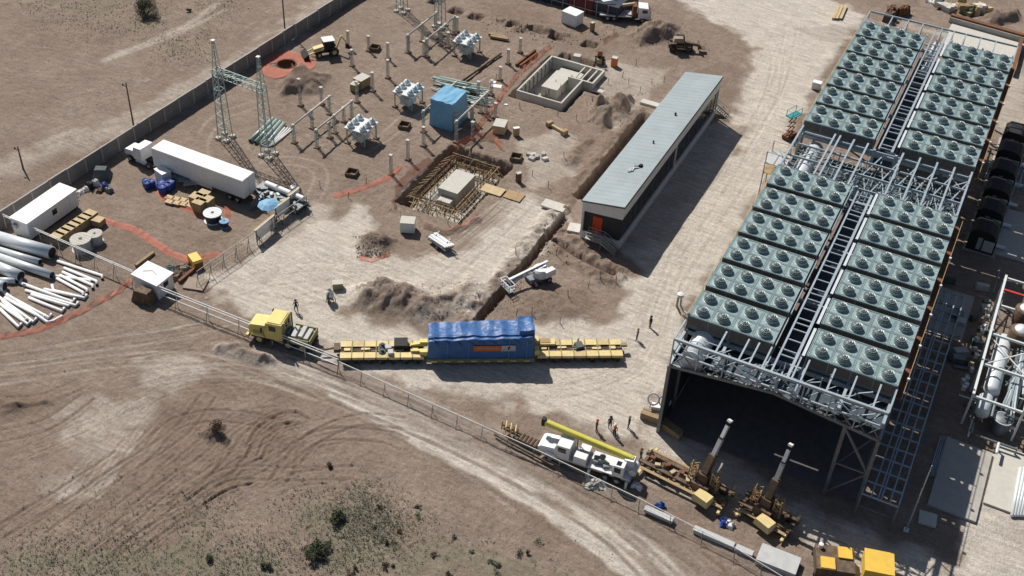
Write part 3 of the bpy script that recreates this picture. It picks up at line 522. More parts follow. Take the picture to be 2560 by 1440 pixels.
# pipe rack frame beside the front condenser, in shade
rack = thing('pipe_rack', 'bare steel grid of a pipe rack in the shade of the front condenser', 'pipe rack', (0, 0, 0))
RZ = 3.6
for i, x in enumerate((21.55, 22.5, 23.2, 23.5, 24.4, 25.3)): part_bar(rack, 'runner', (x, -7, RZ), (x, 31, RZ), .14, .16)
for k in range(20): y = -7+k*2.0; part_bar(rack, 'cross_bar', (21.55, y, RZ+.02), (25.3, y, RZ+.02), .12, .16)
for k in range(7):
    y = -7+k*6.3
    for x in (21.55, 25.3): part_bar(rack, 'column', (x, y, 0), (x, y, RZ-.08), .2, None, 'steel_dark')
    part_bar(rack, 'tie', (21.65, y, RZ*.5), (25.2, y, RZ*.5), .14, None, 'steel_dark')
for k in range(6): part_bar(rack, 'brace', (25.3, -7+k*6.3, .2), (25.3, -.7+k*6.3, RZ-.2), .1, None, 'steel_dark')
# hand rail along the left edge of the condensers
for y0_, y1_, lb in ((-.74*B, 5*MP+1.4*B, 'thin tan guard rail along the outer edge of the front fan deck'), (UG-.7*B, UG+5*MP+1.4*B, 'thin tan guard rail along the outer edge of the rear fan deck')):
    t = thing('guard_rail', lb, 'railing', (XL-.25, y0_, 0)); L_ = y1_-y0_
    for z in (HD-.9, HD-.4): part_bar(t, 'rail', (0, 0, z), (0, L_, z), .06, None, 'wood_pale')
    for k in range(int(L_/3)+1): part_bar(t, 'post', (0, k*3., HD-1.6), (0, k*3., HD-.3), .06, None, 'wood_pale'); part_bar(t, 'bracket', (0, k*3., HD-1.6), (.4, k*3., HD-1.9), .07, None, 'wood_pale')
for y0_, y1_, lb in ((-.74*B, 13.8*B, 'cable clad walkway along the shaded edge of the front fan deck'), (UG-.7*B, UG+5*MP+1.4*B, 'cable clad walkway along the shaded edge of the rear fan deck')):
    t = thing('edge_walkway', lb, 'walkway', (XR+.1, y0_, 0)); L_ = y1_-y0_
    part_bar(t, 'tread', (.3, 0, HD-1.5), (.3, L_, HD-1.5), .6, .08, 'rust')
    for z in (HD-.5, HD-.95): part_bar(t, 'rail', (.6, 0, z), (.6, L_, z), .06, None, 'wood')
    for k in range(int(L_/2.8)+1): part_bar(t, 'post', (.6, k*2.8, HD-1.5), (.6, k*2.8, HD-.45), .07, None, 'wood')
    for k in range(int(L_/5.7)): m = MB(); m.box((.62, 2+k*5.7, HD-.3), (.25, .25, .3)); m.build('lamp', 'white', t)
# ---------------------------------------------------------------- long control building
BX0, BX1, BY0, BY1 = -23.3, -17.55, 22.9, 62.3; ZL, ZR = 6.05, 7.0; FZ = 1.25
bd = thing('control_building', 'long flat control building with pale grey roof and dark recessed sides', 'building', (BX0, BY0, 0))
wx, wy = BX1-BX0, BY1-BY0
zr = lambda x: ZL+(ZR-ZL)*x/wx
m = MB(); m.prism([(-.12, zr(-.12)), (wx+.12, zr(wx+.12)), (wx+.12, zr(wx+.12)+.14), (-.12, zr(-.12)+.14)], -.12, wy+.12); roof = m.build('roof', 'roof', bd)
for k in range(1, 40): m = MB(); y = wy*k/40; m.prism([(0, zr(0)+.14), (wx, zr(wx)+.14), (wx, zr(wx)+.15), (0, zr(0)+.15)], y-.02, y+.02); m.build('roof_seam', 'roof', roof)
m = MB(); m.prism([(wx-.05, ZR-.12), (wx+.2, ZR-.08), (wx+.2, ZR+.04), (wx-.05, ZR+0.)], -.15, wy+.15); m.build('gutter', 'deck_dark', roof)
m = MB(); m.bar((-.15, -.14, zr(0)+.02), (wx+.15, -.14, zr(wx)+.02), .1, .2); m.build('gutter', 'deck_dark', roof)
def wallp(nm, a, b_, mt='white'): m = MB(); m.b2(a, b_); return m.build(nm, mt, bd)
wallp('plinth', (.05, .05, 0), (wx-.05, wy-.05, FZ), 'white')
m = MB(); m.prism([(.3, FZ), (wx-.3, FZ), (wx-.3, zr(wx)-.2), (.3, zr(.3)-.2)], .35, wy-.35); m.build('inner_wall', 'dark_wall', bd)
m = MB(); m.prism([(0, 4.5), (wx, 5.0), (wx, zr(wx)-.02), (0, zr(0)-.02)], 0, .3); m.build('fascia', 'white', bd)
m = MB(); m.prism([(0, 4.5), (wx, 5.0), (wx, zr(wx)-.02), (0, zr(0)-.02)], wy-.3, wy); m.build('fascia', 'white', bd)
wallp('fascia', (wx-.3, .31, 5.1), (wx+.003, wy-.31, ZR-.06), 'white'); wallp('fascia', (-.003, .31, FZ), (.28, wy-.31, ZL-.05), 'white')
wallp('corner_post', (0, .002, FZ), (.28, .3, 4.6)); wallp('corner_post', (wx-.28, wy-.3, FZ), (wx, wy-.002, 5.)); wallp('corner_post', (wx-.2, wy*.52, FZ), (wx-.002, wy*.52+.25, 5.1))
for k in range(18):
    y = .8+k*(wy-1.6)/18; m = MB(); m.b2((wx-.295, y, FZ+.5), (wx-.26, y+(wy-1.6)/18-.15, 4.6)); wd = m.build('window', 'glass', bd); m = MB(); m.b2((wx-.255, y-.06, FZ+.4), (wx-.22, y+.03, 4.7)); m.build('frame', 'deck_dark', wd)
d = wallp('door', (1.55, .28, FZ+.1), (2.9, .345, FZ+2.75), 'door_orange'); m = MB(); m.b2((1.7, .2, FZ+1.1), (1.78, .277, FZ+1.35)); m.build('handle', 'black', d)
def stair(root, x0, y0, dirx, W_=1.3, land=2.4, steps=7, top=FZ):
    m = MB(); m.b2((x0, y0-W_, top-.08), (x0+land, y0, top)); m.build('landing', 'rail', root)
    x = x0+land; run = .3
    for k in range(steps): m = MB(); m.b2((x+k*run, y0-W_, top-(k+1)*top/steps), (x+(k+1)*run, y0, top-(k+1)*top/steps+.05)); m.build('step', 'rail', root)
    xe = x+steps*run
    for yy in (y0-W_, y0-.04):
        for h in (.55, 1.05):
            m = MB(); m.bar((x0, yy, top+h), (x, yy, top+h), .06); m.bar((x, yy, top+h), (xe, yy, h), .06); m.build('hand_rail', 'rail', root)
        m = MB(); m.bar((x, yy, top-.05), (xe, yy, 0.05), .06, .25); m.build('stringer', 'rail', root)
        for px, pz in ((x0+.05, top), (x0+land/2, top), (x, top), ((x+xe)/2, top/2), (xe, 0)): m = MB(); m.bar((px, yy, pz), (px, yy, pz+1.05), .06); m.build('rail_post', 'rail', root)
    for px in (x0+.1, x-.1):
        for yy in (y0-W_+.1, y0-.1): m = MB(); m.bar((px, yy, 0), (px, yy, top-.08), .09); m.build('leg', 'rail', root)
stair(bd, 1.2, -.05, 1)
rs = thing('steel_stair', 'steel stair leading off the far end of the control building', 'stair', (BX0+3.4, BY1+1.5, 0)); stair(rs, 0, 0, 1, 1.3, 2.0)
for u, v, s in ((1688, 290, .14), (1633, 360, .11)): q = gp(u, v, 6.6); m = MB(); m.lathe([(s, 0), (s, .3), (s*1.5, .32), (0, .5)], (0, 0, 0), 10); tag(m.build('roof_vent', 'black', None, False, (q.x, q.y, zr(q.x-BX0)+.14)), 'small dark vent cap on the pale roof' if s > .12 else 'smallest dark vent on the pale roof', 'vent')
q = gp(1590, 425, 6.6); tp = thing('tool_heap', 'white sacking and a dark tool bag heaped on the pale roof', 'tools', (q.x, q.y, zr(q.x-BX0)+.15), 1.0)
m = MB(); m.tube([(-1.4, .1, .06), (-.8, -.25, .06), (-.2, .2, .08), (.4, -.1, .1)], .1, 6); m.tube([(-1.3, -.2, .05), (-.6, .3, .06), (.3, .25, .06)], .07, 6); m.build('sacking', 'cleanwhite', tp)
m = MB(); m.box((.8, .1, .2), (.7, .45, .4), .3, .7); m.build('tool_bag', 'black', tp); m = MB(); m.box((.2, .35, .1), (.6, .5, .2), .8, .8); m.build('cloth', 'cloth_grey', tp)
# ---------------------------------------------------------------- boundary: precast wall, fences, poles
def pathpts(a, b, step):
    a, b = Vector(a), Vector(b); n = max(1, round((b-a).length/step)); return [a+(b-a)*i/n for i in range(n+1)]
wl = thing('boundary_wall', 'long dark precast concrete wall between the dirt road and the yard', 'wall', (0, 0, 0))
WP = pathpts((-90.5, -14, 0), (-86.2, 92, 0), 3.2)
for i, p in enumerate(WP):
    z = gz(p.x, p.y); m = MB(); m.box((p.x, p.y, z+1.22), (.24, .24, 2.6)); m.build('post', 'concrete', wl)
    if i+1 < len(WP):
        q = WP[i+1]; d = (q-p).normalized(); a, b_ = p+d*.13, q-d*.13
        for k in range(3): m = MB(); o = random.uniform(-.012, .012); m.bar((a.x+o, a.y, z+.38+k*.8), (b_.x+o, b_.y, z+.38+k*.8), .1, .785); m.build('panel', 'wall_concrete', wl)
        m = MB(); m.bar((a.x, a.y, z+2.44), (b_.x, b_.y, z+2.44), .2, .09); m.build('coping', 'concrete', wl)
def fence(label, pts, h, step, mt='white', rails=(1., .55, .12), wires=4, post=.09, stays=True, rail=.075, verts_=True):
    t = thing('wire_fence', label, 'fence', (pts[0][0], pts[0][1], 0)); O = Vector((pts[0][0], pts[0][1], 0))
    for a, b_ in zip(pts[:-1], pts[1:]):
        P = [p-O for p in pathpts((a[0], a[1], 0), (b_[0], b_[1], 0), step)]
        for p in P[:-1] if b_ is not pts[-1] else P:
            m = MB(); m.tube([(p.x, p.y, -.2), (p.x, p.y, h+.03)], post/2, 6); m.build('post', mt, t)
            if stays: m = MB(); m.bar((p.x, p.y, h*.75), (p.x+.3, p.y-.9, 0), .05); m.build('stay', 'brown_steel', t)
        for r in rails: m = MB(); m.tube([P[0]+Vector((0, 0, h*r)), P[-1]+Vector((0, 0, h*r))], rail/2, 6); m.build('rail', mt, t)
        m = MB()
        for k in range(wires): z = h*(k+.5)/wires; m.tube([P[0]+Vector((0, 0, z)), P[-1]+Vector((0, 0, z))], .012, 3, False)
        L = (P[-1]-P[0]).length; n = int(L/.45) if verts_ else 1
        for k in range(n): p = P[0]+(P[-1]-P[0])*k/n; m.bar((p.x, p.y, .05), (p.x, p.y, h), .012)
        w_ = m.build('mesh_wire', 'steel_dark', t); w_['kind'] = 'stuff'
    return t
g = lambda u, v: (gp(u, v).x, gp(u, v).y)
fence('pale wire fence between the boundary wall and the white shed', [(-90, -12.9), (-67.8, -13.8)], 2.2, 3.4, rails=(1., .88), rail=.11, mt='cleanwhite')
fence('pale double railed fence from the white shed past the yellow tractor', [(-65.2, -14.6), (-37.2, -14.6)], 2.2, 4.6, rails=(1., .82, .4), rail=.12, mt='cleanwhite', wires=2, verts_=False)
fence('low pale fence along the track from the blue cargo to the cranes', [(-37.2, -14.6), (-11.5, -15.9), (1.2, -16.9)], 1.5, 3.2, rails=(1.,), post=.07, rail=.1, wires=3, verts_=False)
fence('fence line behind the grey panel stack by the yellow machine', [(1.2, -16.9), (12, -18.2), (18, -19.5)], 1.5, 3.2, rails=(1.,), post=.07)
fence('tan railed side fence carrying white boards and a blue umbrella', [(-61.0, -9.9), (-58.6, 10.4)], 2.1, 2.2, 'rail', rails=(1., .5), stays=True)
def pole(u, v, h, label):
    q = gp(u, v); t = thing('wooden_pole', label, 'pole', (q.x, q.y, gz(q.x, q.y)))
    m = MB(); m.tube([(0, 0, -.3), (.05, 0, h)], [.14, .09], 8); m.build('shaft', 'old_wood', t); m = MB(); m.box((-.35, 0, h-.6), (.75, .1, .12)); m.build('arm', 'old_wood', t); m = MB(); m.lathe([(.09, 0), (.12, .05), (.1, .2), (0, .22)], (-.6, 0, h-.54), 8); m.build('insulator', 'black', t)
pole(336, 325, 8.0, 'tall bare wooden pole rising over the wall by the lorry'); pole(58, 422, 3.7, 'short wooden pole outside the wall above the site cabin'); pole(712, 70, 9.4, 'tall bare wooden pole outside the wall near the backhoe')
# ---------------------------------------------------------------- lattice work
def lattice(m, p, q, w0, w1, n, r=.045, leg=.075):
    p, q = Vector(p), Vector(q); d = (q-p).normalized(); u = Vector((1, 0, 0)) if abs(d.x) < .7 else Vector((0, 1, 0)); a = (u-d*u.dot(d)).normalized(); b_ = d.cross(a)
    C_ = lambda t, k: p+(q-p)*t+(a*(1, 1, -1, -1)[k]+b_*(1, -1, -1, 1)[k])*(w0+(w1-w0)*t)/2
    for k in range(4): m.bar(C_(0, k), C_(1, k), leg)
    for i in range(n):
        for k in range(4):
            k2 = (k+1) % 4; m.bar(C_(i/n, k), C_((i+1)/n, k2), r)
            if i % 2 == 0: m.bar(C_(i/n, k2), C_(i/n, k), r)
    return m
def gantry(label, A, Bq, h=11.4, hm=15.9, bm=True):
    t = thing('lattice_gantry', label, 'gantry', (A[0], A[1], 0)); D = Vector((Bq[0]-A[0], Bq[1]-A[1], 0))
    for o in (Vector((0, 0, 0)), D):
        m = lattice(MB(), o, o+Vector((0, 0, h)), 1.5, .95, 11, .05, .1); m.build('tower', 'greenish', t)
        m = lattice(MB(), o+Vector((0, 0, h)), o+Vector((0, 0, hm)), .8, .22, 6, .04, .06); m.build('mast', 'greenish', t); m = MB(); m.box(o+Vector((0, 0, hm+.06)), (.5, .5, .1)); m.build('mast_cap', 'white', t)
        for sx in (-1, 1):
            for sy in (-1, 1): m = MB(); m.box((o.x+sx*.75, o.y+sy*.75, .12), (.75, .75, .45), 0, .85); m.build('footing', 'pale_concrete', t)
    if bm: m = lattice(MB(), Vector((-.4, 0, h-.4)), D+Vector((.4, 0, h-.4)), .95, .95, 10, .05, .09); m.build('cross_truss', 'greenish', t)
gantry('tall green lattice gantry with two masts behind the white lorry', g(564, 345), g(671, 388))
gantry('green lattice gantry towering behind the far bus frame', g(1005, 28), g(1100, 66))
# equipment support posts: slim lattice pedestal on a concrete footing
def post_proto(h):
    t = thing('support_post', 'slim pale lattice support post standing on a dark footing', 'post', (0, 0, 0), 0, 'equipment support posts of the substation')
    m = MB(); m.box((0, 0, .1), (.8, .8, .3), 0, .9); m.build('footing', 'earth', t); m = lattice(MB(), (0, 0, .2), (0, 0, h), .34, .3, 7, .03, .05); m.build('column', 'concrete', t)
    m = MB(); m.box((0, 0, h+.06), (.5, .5, .12)); m.build('cap_plate', 'pale_concrete', t); return t
PR = {}
for u, v, h in ((871, 118, 2.9), (880, 165, 2.9), (922, 128, 2.7), (970, 148, 2.9), (970, 195, 3.2), (752, 265, 4.6), (893, 255, 3.6), (932, 228, 3.3), (978, 437, 3.3), (1020, 399, 3.3), (1059, 365, 3.2), (1022, 132, 3.), (1060, 140, 2.7), (1181, 348, 3.), (1238, 295, 2.6), (1202, 282, 2.9), (1270, 160, 2.6), (1300, 132, 2.6), (1250, 200, 2.4), (1180, 300, 3.), (860, 305, 2.5), (1160, 262, 3.), (1195, 245, 2.9), (1228, 238, 2.6), (1140, 330, 3.2), (1098, 98, 2.9), (1142, 80, 2.7), (1120, 118, 2.7), (825, 345, 2.5), (805, 262, 3.)):
    q = gp(u, v)
    where = 'between the backhoe and the far breaker' if v < 205 and u < 1000 else 'by the far bus frame' if v < 150 and u < 1200 else 'along the orange netting by the basin' if u >= 1200 else 'beside the blue tarpaulin' if u >= 1130 else 'on the netting line above the formwork pit' if v > 360 else 'by the near bus frame and its breaker' if u < 880 else 'around the wooden crate in the yard'
    lb = 'slim pale lattice support post '+where; gr = 'support posts '+where
    if h not in PR: PR[h] = tag(post_proto(h), lb, None, gr); PR[h].location = (q.x, q.y, gz(q.x, q.y))
    else: dup(PR[h], (q.x, q.y, gz(q.x, q.y)), None, lb, gr)
# bus frames: pipe beams over portal posts
def busframe(label, o, rows, L, h):
    t = thing('bus_frame', label, 'bus frame', (o[0], o[1], 0))
    for x, y0, y1, zz in rows:
        m = MB(); m.tube([(x, y0-.5, zz), (x, y1+.5, zz)], .15, 10); m.build('pipe_beam', 'pale_concrete', t, True)
        for y in (y0, (y0+y1)/2, y1):
            m = lattice(MB(), (x, y, .1), (x, y, zz-.2), .34, .3, 5, .03, .055); m.build('leg', 'greenish', t); m = MB(); m.box((x, y, .1), (.8, .8, .25)); m.build('footing', 'earth', t); m = MB(); m.box((x, y, zz), (.38, .38, .4)); m.build('clamp', 'pale_concrete', t)
        for y in (y0, y1): m = MB(); m.tube([(x, y, zz*.55), (x+.9, y, zz*.75)], .06, 6); m.build('arm', 'grey_panel', t)
busframe('pale pipe beam bus frame on lattice legs beside the gantry pipe stack', (-69.4, 23, 0), [(0, 0, 9.4, 3.), (3.6, .6, 10., 3.)], 0, 3)
busframe('pale pipe beam bus frame standing below the far lattice gantry', g(1020, 132), [(0, 0, 9.5, 3.2), (3.4, .4, 9.7, 3.2)], 0, 3)
busframe('pale pipe beam bus frame wrapped round the blue tarpaulin stack', g(1059, 330), [(0, 0, 9.8, 3.6), (5.6, 0, 9.6, 3.6)], 0, 3)
# breaker / transformer stands with round white tanks
def breaker(label, u, v, rz=0.):
    q = gp(u, v); t = thing('breaker_stand', label, 'breaker', (q.x, q.y, 0), rz)
    for x in (-1.5, 1.5):
        for y in (-1.6, 1.6):
            m = MB(); m.bar((x, y, 0), (x, y, 2.7), .16); m.build('leg', 'greenish', t); m = MB(); m.box((x, y, .1), (.7, .7, .3)); m.build('footing', 'earth', t)
    m = MB(); m.b2((-1.8, -1.9, 2.6), (1.8, 1.9, 2.78)); m.build('platform', 'porcelain', t)
    for i in range(3):
        for j in range(2):
            m = MB(); x, y = -1.05+j*2.1, -1.25+i*1.25; m.lathe([(.0, 2.7), (.52, 2.72), (.55, 3.15), (.48, 3.25), (.3, 3.28), (.3, 3.36), (.34, 3.37), (.34, 3.45), (0, 3.46)], (x, y, 0), 14); m.build('tank', 'porcelain', t, True)
            m = MB(); m.tube([(x, y, 3.4), (x+.2, y, 3.62)], .1, 6); m.build('terminal', 'insul_blue', t)
    m = MB(); m.b2((-.9, -1.2, .5), (.8, 1.0, 1.75)); m.build('control_box', 'porcelain', t)
    for y in (-1.6, 1.6): m = MB(); m.bar((-1.5, y, .2), (1.5, y, 2.5), .09); m.bar((1.5, y, .2), (-1.5, y, 2.5), .09); m.build('brace', 'greenish', t)
    for i in range(3): m = MB(); m.tube([(0, -1.25+i*1.25, 1.7), (0, -1.25+i*1.25, 2.65)], .14, 8); m.build('duct', 'insul_blue', t)
breaker('white six tank breaker on a stand by the near bus frame', 905, 352); breaker('white six tank breaker on a stand by the far bus frame', 1168, 135); breaker('white six tank breaker on a stand left of the blue tarpaulin', 1022, 262)
# ---------------------------------------------------------------- tarpaulin stack, pipe stacks, basins
def lump(name, label, cat, o, rz, size, mt, seed=0, top=.92, jig=.12, nx_=7, ny_=5, nz_=4, z0=0., topf=None):
    rn = random.Random(seed); m = MB(); a, b_, h = size; V = []; ids = {}
    def vert(i, j, k):
        key = (i, j, k)
        if key not in ids:
            s = 1-(1-top)*k/nz_; x = (i/nx_-.5)*a*s; y = (j/ny_-.5)*b_*s; z = z0+h*k/nz_
            if topf: z = z0+(h*topf(i/nx_, j/ny_))*k/nz_
            e = jig if k else jig*.4; ids[key] = len(V); V.append((x+rn.uniform(-e, e), y+rn.uniform(-e, e), z+rn.uniform(-e, e)*(k > 0)))
        return ids[key]
    F_ = []
    for i in range(nx_):
        for j in range(ny_): F_.append((vert(i, j, nz_), vert(i+1, j, nz_), vert(i+1, j+1, nz_), vert(i, j+1, nz_)))
    for k in range(nz_):
        for i in range(nx_): F_ += [(vert(i, 0, k), vert(i+1, 0, k), vert(i+1, 0, k+1), vert(i, 0, k+1)), (vert(i+1, ny_, k), vert(i, ny_, k), vert(i, ny_, k+1), vert(i+1, ny_, k+1))]
        for j in range(ny_): F_ += [(vert(0, j+1, k), vert(0, j, k), vert(0, j, k+1), vert(0, j+1, k+1)), (vert(nx_, j, k), vert(nx_, j+1, k), vert(nx_, j+1, k+1), vert(nx_, j, k+1))]
    m.add(V, F_); ob = m.build(name, mt, None, False, o); ob.rotation_euler = (0, 0, rz); return tag(ob, label, cat)
q = gp(1100, 318); lump('tarpaulin_stack', 'tall block wrapped in light blue tarpaulin among the bus frames', 'tarpaulin', (q.x+.3, q.y+2.2, 0), 0, (4., 5., 4.6), 'tarp_light', 3, .93, .07)
def pipe(name, label, cat, pts, r, mt, group=None, n=12, open_=True):
    t = thing(name, label, cat, pts[0], 0, group); O = Vector(pts[0]); L = [Vector(p)-O for p in pts]; m = MB(); m.tube(L, r, n, True); m.build('pipe_wall', mt, t, True)
    if open_:
        d = (L[-1]-L[-2]).normalized(); m = MB(); m.tube([L[-1]+d*.002, L[-1]+d*.012], r*.86, n); m.build('bore_shade', 'black', t); d0 = (L[0]-L[1]).normalized(); m = MB(); m.tube([L[0]+d0*.002, L[0]+d0*.012], r*.86, n); m.build('bore_shade', 'black', t)  # black discs on the capped ends stand in for shade inside the pipe
    return t
for k in range(4): a = gp(625+k*13, 352+k*4, .3); b_ = gp(683+k*9, 296+k*4, .3); pipe('green_pipe', 'greenish grey pipe lying in the stack by the gantry', 'pipe', [(a.x, a.y, .3), (b_.x, b_.y, .3)], .3, 'greenish', 'greenish pipes stacked by the gantry')
for k in range(4): a = gp(668+k*5, 368-k*2, .2); b_ = gp(712+k*7, 318+k*1, .2); pipe('white_pipe', 'thin white pipe lying beside the greenish pipe stack', 'pipe', [(a.x, a.y, .15), (b_.x, b_.y, .15)], .13, 'white', 'thin white pipes by the gantry')
a, b_ = gp(1155, 208), gp(1252, 138); pipe('rusty_pipe', 'long dark rusty pipe lying across the substation yard', 'pipe', [(a.x, a.y, .35), (b_.x, b_.y, .35)], .2, 'brown_steel')
for (u0, v0, u1, v1), lb in zip(((1290, 165, 1338, 128), (1300, 168, 1342, 137)), ('brown steel beam lying beside the orange netting', 'second brown steel beam lying beside the orange netting')): a, b_ = gp(u0, v0), gp(u1, v1); m = MB(); d = b_-a; m.bar((0, 0, .2), (d.x, d.y, .2), .35, .4); tag(m.build('steel_beam', 'rust', None, False, (a.x, a.y, 0)), lb, 'beam')
# bundle of lattice parts behind the blue tarpaulin
for i in range(26):
    u0, v0 = 1075+random.uniform(0, 40), 205+random.uniform(0, 40); u1, v1 = u0+random.uniform(85, 125), v0+random.uniform(12, 38); a, b_ = gp(u0, v0), gp(u1, v1)
    m = MB(); z = random.uniform(.15, 1.1); d = b_-a; m.bar((0, 0, z), (d.x, d.y, z+random.uniform(-.15, .3)), .14, .1); m.bar((0, .12, z), (d.x, d.y+.12, z), .05, .16); tag(m.build('lattice_member', 'greenish', None, False, (a.x, a.y, 0)), 'loose greenish steel member in the heap behind the blue tarpaulin', 'steel member', 'loose steel members behind the blue tarpaulin')
# concrete basin with plinth
x0, x1, y0, y1 = -47.3, -39.4, 52.0, 65.2; bs = thing('concrete_basin', 'open concrete basin with a raised plinth and low walls', 'basin', (x0, y0, -1.5)); Lx, Ly, hb = x1-x0, y1-y0, 2.5
for nm, a, b_ in (('wall', (0, 0, 0), (Lx, .26, hb)), ('wall', (0, .36, 0), (.26, Ly, hb)), ('wall', (Lx-.26, .36, 0), (Lx, Ly*.62, hb)), ('wall', (.36, Ly-.35, 0), (Lx-2.6, Ly, hb)), ('wall', (Lx-2.6, Ly*.62, 0), (Lx+1.8, Ly*.62+.3, hb)), ('wall', (Lx+1.5, Ly*.62+.31, 0), (Lx+1.8, Ly-.4, hb)), ('wall', (Lx-2.59, Ly-.4, 0), (Lx+1.8, Ly-.05, hb)), ('floor', (.36, .36, .02), (Lx-.36, Ly-.36, .2)), ('plinth', (2.4, 4.2, .2), (5.2, 10.2, 1.9)), ('plinth', (2.3, 10.61, .2), (6.4, 12.4, 1.3))):
    m = MB(); m.b2(a, b_); m.build(nm, 'concrete' if nm == 'floor' else 'pale_concrete', bs)
for k in range(3): m = MB(); m.b2((Lx-1.7+k*1.1, Ly*.62+.31, hb-.3), (Lx-1.5+k*1.1, Ly-.41, hb-.1)); m.build('cross_beam', 'pale_concrete', bs)
for k in range(8): m = MB(); m.b2((.36, 1.2+k*1.5, .3), (.5, 1.4+k*1.5, hb-.1)); m.build('pilaster', 'concrete', bs)
for k in range(10): m = MB(); x, y = 3.4+random.uniform(-1.2, 2), 2.4+random.uniform(-1.2, 4); m.bar((x, y, .2), (x+random.uniform(-.8, .8), y+random.uniform(-.5, .5), 2.2), .07); m.build('prop', 'old_wood', bs)
# formwork excavation: raised cap, timber frame, raking props
fw = thing('formwork_pit', 'timber formwork frame with raking props round a pale concrete cap', 'formwork', (-44.0, 26.0, -2.3)); hx, hy = 3.0, 5.7
m = MB(); m.b2((-1.5, -2.4, 0), (1.6, 3.0, 2.3)); m.b2((-.9, -3.8, 0), (1.1, -2.41, 1.3)); m.build('concrete_cap', 'pale_concrete', fw)
m = MB(); m.b2((-hx-.6, -hy-.6, .0), (hx+.6, hy+.6, .12)); m.build('blinding', 'concrete', fw)
def timber(p, q, w_=.13, mt='plank'): m = MB(); m.bar(p, q, w_); m.build('timber', mt, fw)
U = random.uniform
def tj(p, q, w_=.09, mt=None): timber([c+U(-.12, .12) for c in p], [c+U(-.12, .12) for c in q], w_*U(.6, 1.), mt or random.choice(['plank', 'plank', 'wood', 'old_wood', 'old_wood']))
for a, b_ in ((hx, hy), (hx+.5, hy+.5)):
    for z in (1.1, 2.3):
        for s in (-1, 1): tj((s*a, -b_-.5, z), (s*a, b_+.5, z), .13); tj((-a-.5, s*b_, z+.12), (a+.5, s*b_, z+.12), .13)
for k in range(13):
    y = -hy+k*2*hy/12
    for s in (-1, 1):
        tj((s*hx, y, .1), (s*hx, y, U(2.5, 3.3))); tj((s*(hx+.5), y, 2.4), (s*(hx+2.2), y-.2, 1.3), .08, 'wood_pale')
        if k % 2: tj((s*(hx+.55), y, .1), (s*(hx+.55), y, U(2.4, 3.2)))
for k in range(9):
    x = -hx+k*2*hx/8
    for s in (-1, 1):
        tj((x, s*hy, .1), (x, s*hy, U(2.5, 3.2))); tj((x, s*(hy+.5), 2.5), (x+.1, s*(hy+2.3), 1.3), .08, 'wood_pale')
        if s < 0: tj((x+.3, s*(hy+.5), 2.3), (x+.4, s*(hy+2.6), 1.5), .08, 'wood_pale')
for k in range(30):
    s = random.choice((-1, 1)); y = U(-hy, hy); tj((s*(hx-.9), y, U(.3, 1)), (s*(hx+.6), y+U(-1, 1), U(2., 3.2)), .08)
for k in range(34):
    x = U(-hx, hx); s = random.choice((-1, -1, 1)); tj((x, s*(hy-1.5), U(.2, 1.2)), (x+U(-1.4, 1.4), s*(hy+.5), U(1.5, 3.1)), .08)
# slabs and planks by the pits
def slab(name, label, cat, u, v, d, mt, rz=0., z=.0):
    q = gp(u, v); m = MB(); m.box((0, 0, d[2]/2), d, rz); return tag(m.build(name, mt, None, False, (q.x, q.y, gz(q.x, q.y)+z)), label, cat)
slab('plank_bridge', 'pale plank walkway bridging the formwork pit', 'planks', 1232, 478, (3.2, 1.9, .14), 'wood_pale', 0, .1); slab('plank_bridge', 'tan plywood sheet at the end of the pit walkway', 'planks', 1285, 492, (2.6, 2., .12), 'wood', 0, .05)
slab('concrete_slab', 'pale concrete slab leading to the control building trench', 'slab', 1385, 520, (3.4, 1.8, .25), 'pale_concrete', .0); slab('concrete_slab', 'small pale slab lying beside the control building plinth', 'slab', 1436, 572, (1.7, 1.9, .3), 'pale_concrete', .2); slab('concrete_slab', 'narrow pale slab running out from the basin', 'slab', 1490, 222, (5.4, 1.0, .3), 'pale_concrete', -.05, .3); slab('concrete_slab', 'pale slab behind the control building wall', 'slab', 1625, 262, (3., 1.2, .4), 'pale_concrete', 0.)
m = MB(); m.b2((0, 0, 0), (.35, 14, .3)); tag(m.build('kerb_beam', 'pale_concrete', None, False, (-25.6, 56, 0)), 'long pale kerb beam behind the control building', 'kerb')
# orange plastic netting
def netting(label, pxs, h=1.0, lie=.35, group=None):
    P = [gp(u, v) for u, v in pxs]; pts = []
    for a, b_ in zip(P[:-1], P[1:]):
        n = max(2, int((b_-a).length/.6)); pts += [a+(b_-a)*i/n for i in range(n)]
    pts.append(P[-1]); m = MB(); uv = []; s = 0
    for i, p in enumerate(pts):
        d = (pts[min(i+1, len(pts)-1)]-pts[max(i-1, 0)]).normalized(); nrm = Vector((-d.y, d.x, 0)); lean = lie+random.uniform(-.12, .12)
        if i: s += (p-pts[i-1]).length
        z0 = gz(p.x, p.y)+.03
        for k in range(4): f = k/3; m.v.append((p.x+nrm.x*(lean*f*h+random.uniform(-.08, .08)), p.y+nrm.y*lean*f*h, z0+h*f*max(.15, 1-abs(lean))*random.uniform(.85, 1.1))); uv.append((s, f*h))
    for i in range(len(pts)-1):
        for k in range(3): m.f.append((i*4+k, i*4+4+k, i*4+5+k, i*4+1+k)); m.m.append(0)
    m.uv = uv; return tag(m.build('safety_netting', 'net', None), label, 'netting', group)
netting('orange netting strip from the crate row to the yellow box', [(252, 556), (330, 580), (420, 640), (470, 660), (550, 640)], 1.2, .8)
netting('orange netting strip enclosing the boxes below the white lorry', [(388, 480), (400, 500), (470, 530), (525, 560), (575, 572), (578, 520)], 1.2, .7)
netting('orange netting strip below the heap of bent white pipes', [(0, 850), (90, 835), (200, 790), (300, 735), (335, 705)], 1.1, .6)
